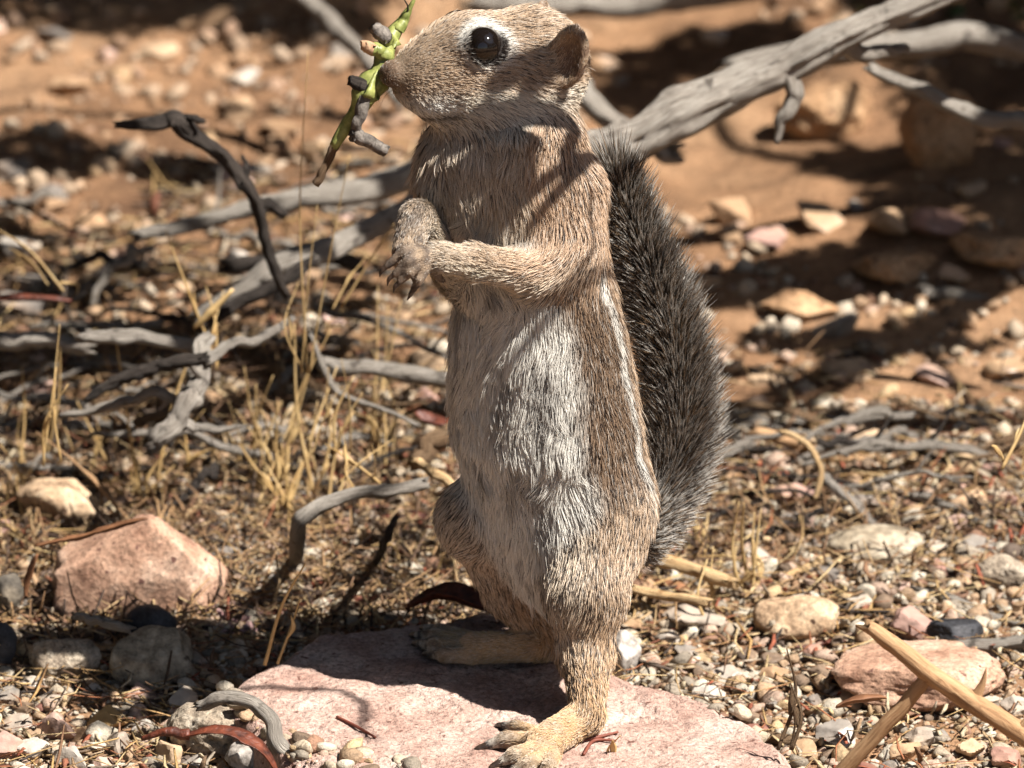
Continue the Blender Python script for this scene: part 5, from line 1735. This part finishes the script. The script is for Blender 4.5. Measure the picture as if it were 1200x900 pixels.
# a bare stalk arching in from beside the camera; its shadow draws the thin line across the slab
a_, b_ = on_slab(305, 806) + SUN * 330, on_slab(428, 862) + SUN * 330
sb_ = np.array([-420.0, -330.0, ground_z(-420, -330)[0]])
o = obj('bare_stalk', tube_mesh('bare_stalk', [q - sb_ for q in (sb_, sb_ + [20, 10, 260], sb_ + [140, 60, 370], (sb_ + [250, 110, 360]) * 0.5 + a_ * 0.5 + [0, 0, 20], a_, b_, b_ + (b_ - a_) * 0.1)], [3.2, 2.8, 2.2, 1.6, 1.1, 0.9, 0.3], 70, 8, 0.12, 544, 0.1, 0.5), BROWNWOOD, None, sb_)
tag(o, 'tall bare stalk arching over the gravel, its shadow drawn thinly across the slab', 'stalk')
shade_line(skin_at(545, 165), skin_at(665, 146), 2.2, 150, 548, 0.6)
shade_line(skin_at(525, 240), skin_at(600, 216), 4.0, 150, 549, 0.5)
shade_line(skin_at(688, 235), skin_at(690, 300), 0.6, 200, 545)

# dim green plant in the shade beyond the branches
DIMG = simple_material('dim_green_leaf', lin(66, 84, 40), lin(100, 112, 60), 60, 0.6)
pb = P(1180, 150, 430)
V, F = foliage_pad(P(1160, 90, 430), 52, 20, 20, 900, 611)
gp = obj('green_plant', None, None, None, (pb[0], 430, ground_z(pb[0], 430)[0]))
tag(gp, 'dim green leafy plant in the deep shade beyond the grey branches', 'plant')
pb = np.array([pb[0], 430, ground_z(pb[0], 430)[0]])
o = obj('foliage', mesh_from('foliage', V - pb, F, smooth=False), DIMG, gp)
obj('stem', tube_mesh('stem', [[0, 0, -4], [-4, 0, 20], [-8, 0, 60]], [3, 2.5, 1.5], 12, 8), BROWNWOOD, gp)

# unseen leafy blockers, added to close off much of the low sky
BLOCKERM = simple_material('blocker_leaf', lin(58, 70, 40), lin(96, 104, 66), 20, 0.6)
for i, (bx, by, h, w, lab) in enumerate(((-100, 1350, 1500, 620, 'tall grey green leafy sky blocker added behind the green plant'), (900, 1150, 1400, 560, 'dense grey green leafy sky blocker added beyond the shaded sand'),
                                         (-950, 700, 1300, 520, 'broad grey green leafy sky blocker added beyond the low shrub'), (-1000, -400, 1200, 480, 'wide leafy sky blocker added across the gravel from the boulder'),
                                         (1150, 250, 1000, 420, 'low leafy sky blocker added beside the leaning desert shrub'))):
    b_ = np.array([bx, by, ground_z(bx, by)[0]])
    o = obj('sky_blocker', None, None, None, b_)
    tag(o, lab, 'sky_blocker')
    obj('trunk', tube_mesh('trunk', [[0, 0, -20], [20, 10, h * 0.3], [-10, 30, h * 0.75]], [34, 26, 10], 24, 12, 0.15, i, 0.15, 0.3), GREYWOOD, o)
    V, F = foliage_pad(np.array([0, 0, h * 0.58]), w, w, h * 0.46, 5200, 640 + i)
    c4 = V.reshape(-1, 4, 3)
    c4 = c4.mean(1, keepdims=True) + (c4 - c4.mean(1, keepdims=True)) * 8.0
    f_ = obj('crown', mesh_from('crown', c4.reshape(-1, 3), F, smooth=False), BLOCKERM, o)

# unseen leafy canopy added to cut sky fill, open towards the sun and camera
r = np.random.default_rng(97)
d = unit(r.normal(size=(40000, 3)))
d[:, 2] = np.abs(d[:, 2])
cd_ = unit(np.array([0, -1, 0.32]))
keep = (d @ SUN < math.cos(math.radians(24))) & (d @ cd_ < math.cos(math.radians(27))) & (d[:, 2] > 0.12)
d = d[keep]
cen = d * r.uniform(820, 1150, (len(d), 1))
sh = cen - SUN * (cen[:, 2:3] / SUN[2])          # the crown leaves the clearing itself in the sun
cen = cen[~((np.abs(sh[:, 0]) < 190) & (sh[:, 1] > -160) & (sh[:, 1] < 640))][:18000]
b_ = np.array([-260.0, 930.0, ground_z(-260, 930)[0]])
to_ = obj('canopy_blocker', None, None, None, b_)
tag(to_, 'small leaved canopy added over the clearing as a sky blocker', 'overhead_blocker')
obj('trunk', tube_mesh('trunk', [[0, 0, -30], [30, 40, 350], [80, -60, 700], [180, -350, 960]], [55, 46, 36, 18], 40, 16, 0.12, 9, 0.15, 0.4), GREYWOOD, to_)
for k in range(7):
    e = cen[int(r.integers(len(cen)))] * 1.03
    st = b_ + np.array([60, -20, 560 + 40 * k])
    m_ = (st + e) / 2
    m_ = m_ / np.linalg.norm(m_) * 1080
    obj('limb', tube_mesh('limb', [st - b_, m_ - b_, e - b_], [16, 10, 4], 26, 9, 0.12, 40 + k, 0.1, 0.4), GREYWOOD, to_)
u_ = unit(r.normal(size=cen.shape))
s_ = unit(np.cross(u_, r.normal(size=cen.shape)))
L_, w_ = r.uniform(22, 36, (len(cen), 1)), r.uniform(11, 18, (len(cen), 1))
V = np.stack([cen - u_ * L_, cen + s_ * w_, cen + u_ * L_, cen - s_ * w_], 1).reshape(-1, 3)
F = (np.arange(len(cen))[:, None] * 4 + np.arange(4)[None]).astype(np.int32)
obj('crown', mesh_from('crown', V - b_, F, smooth=False), BLOCKERM, to_)
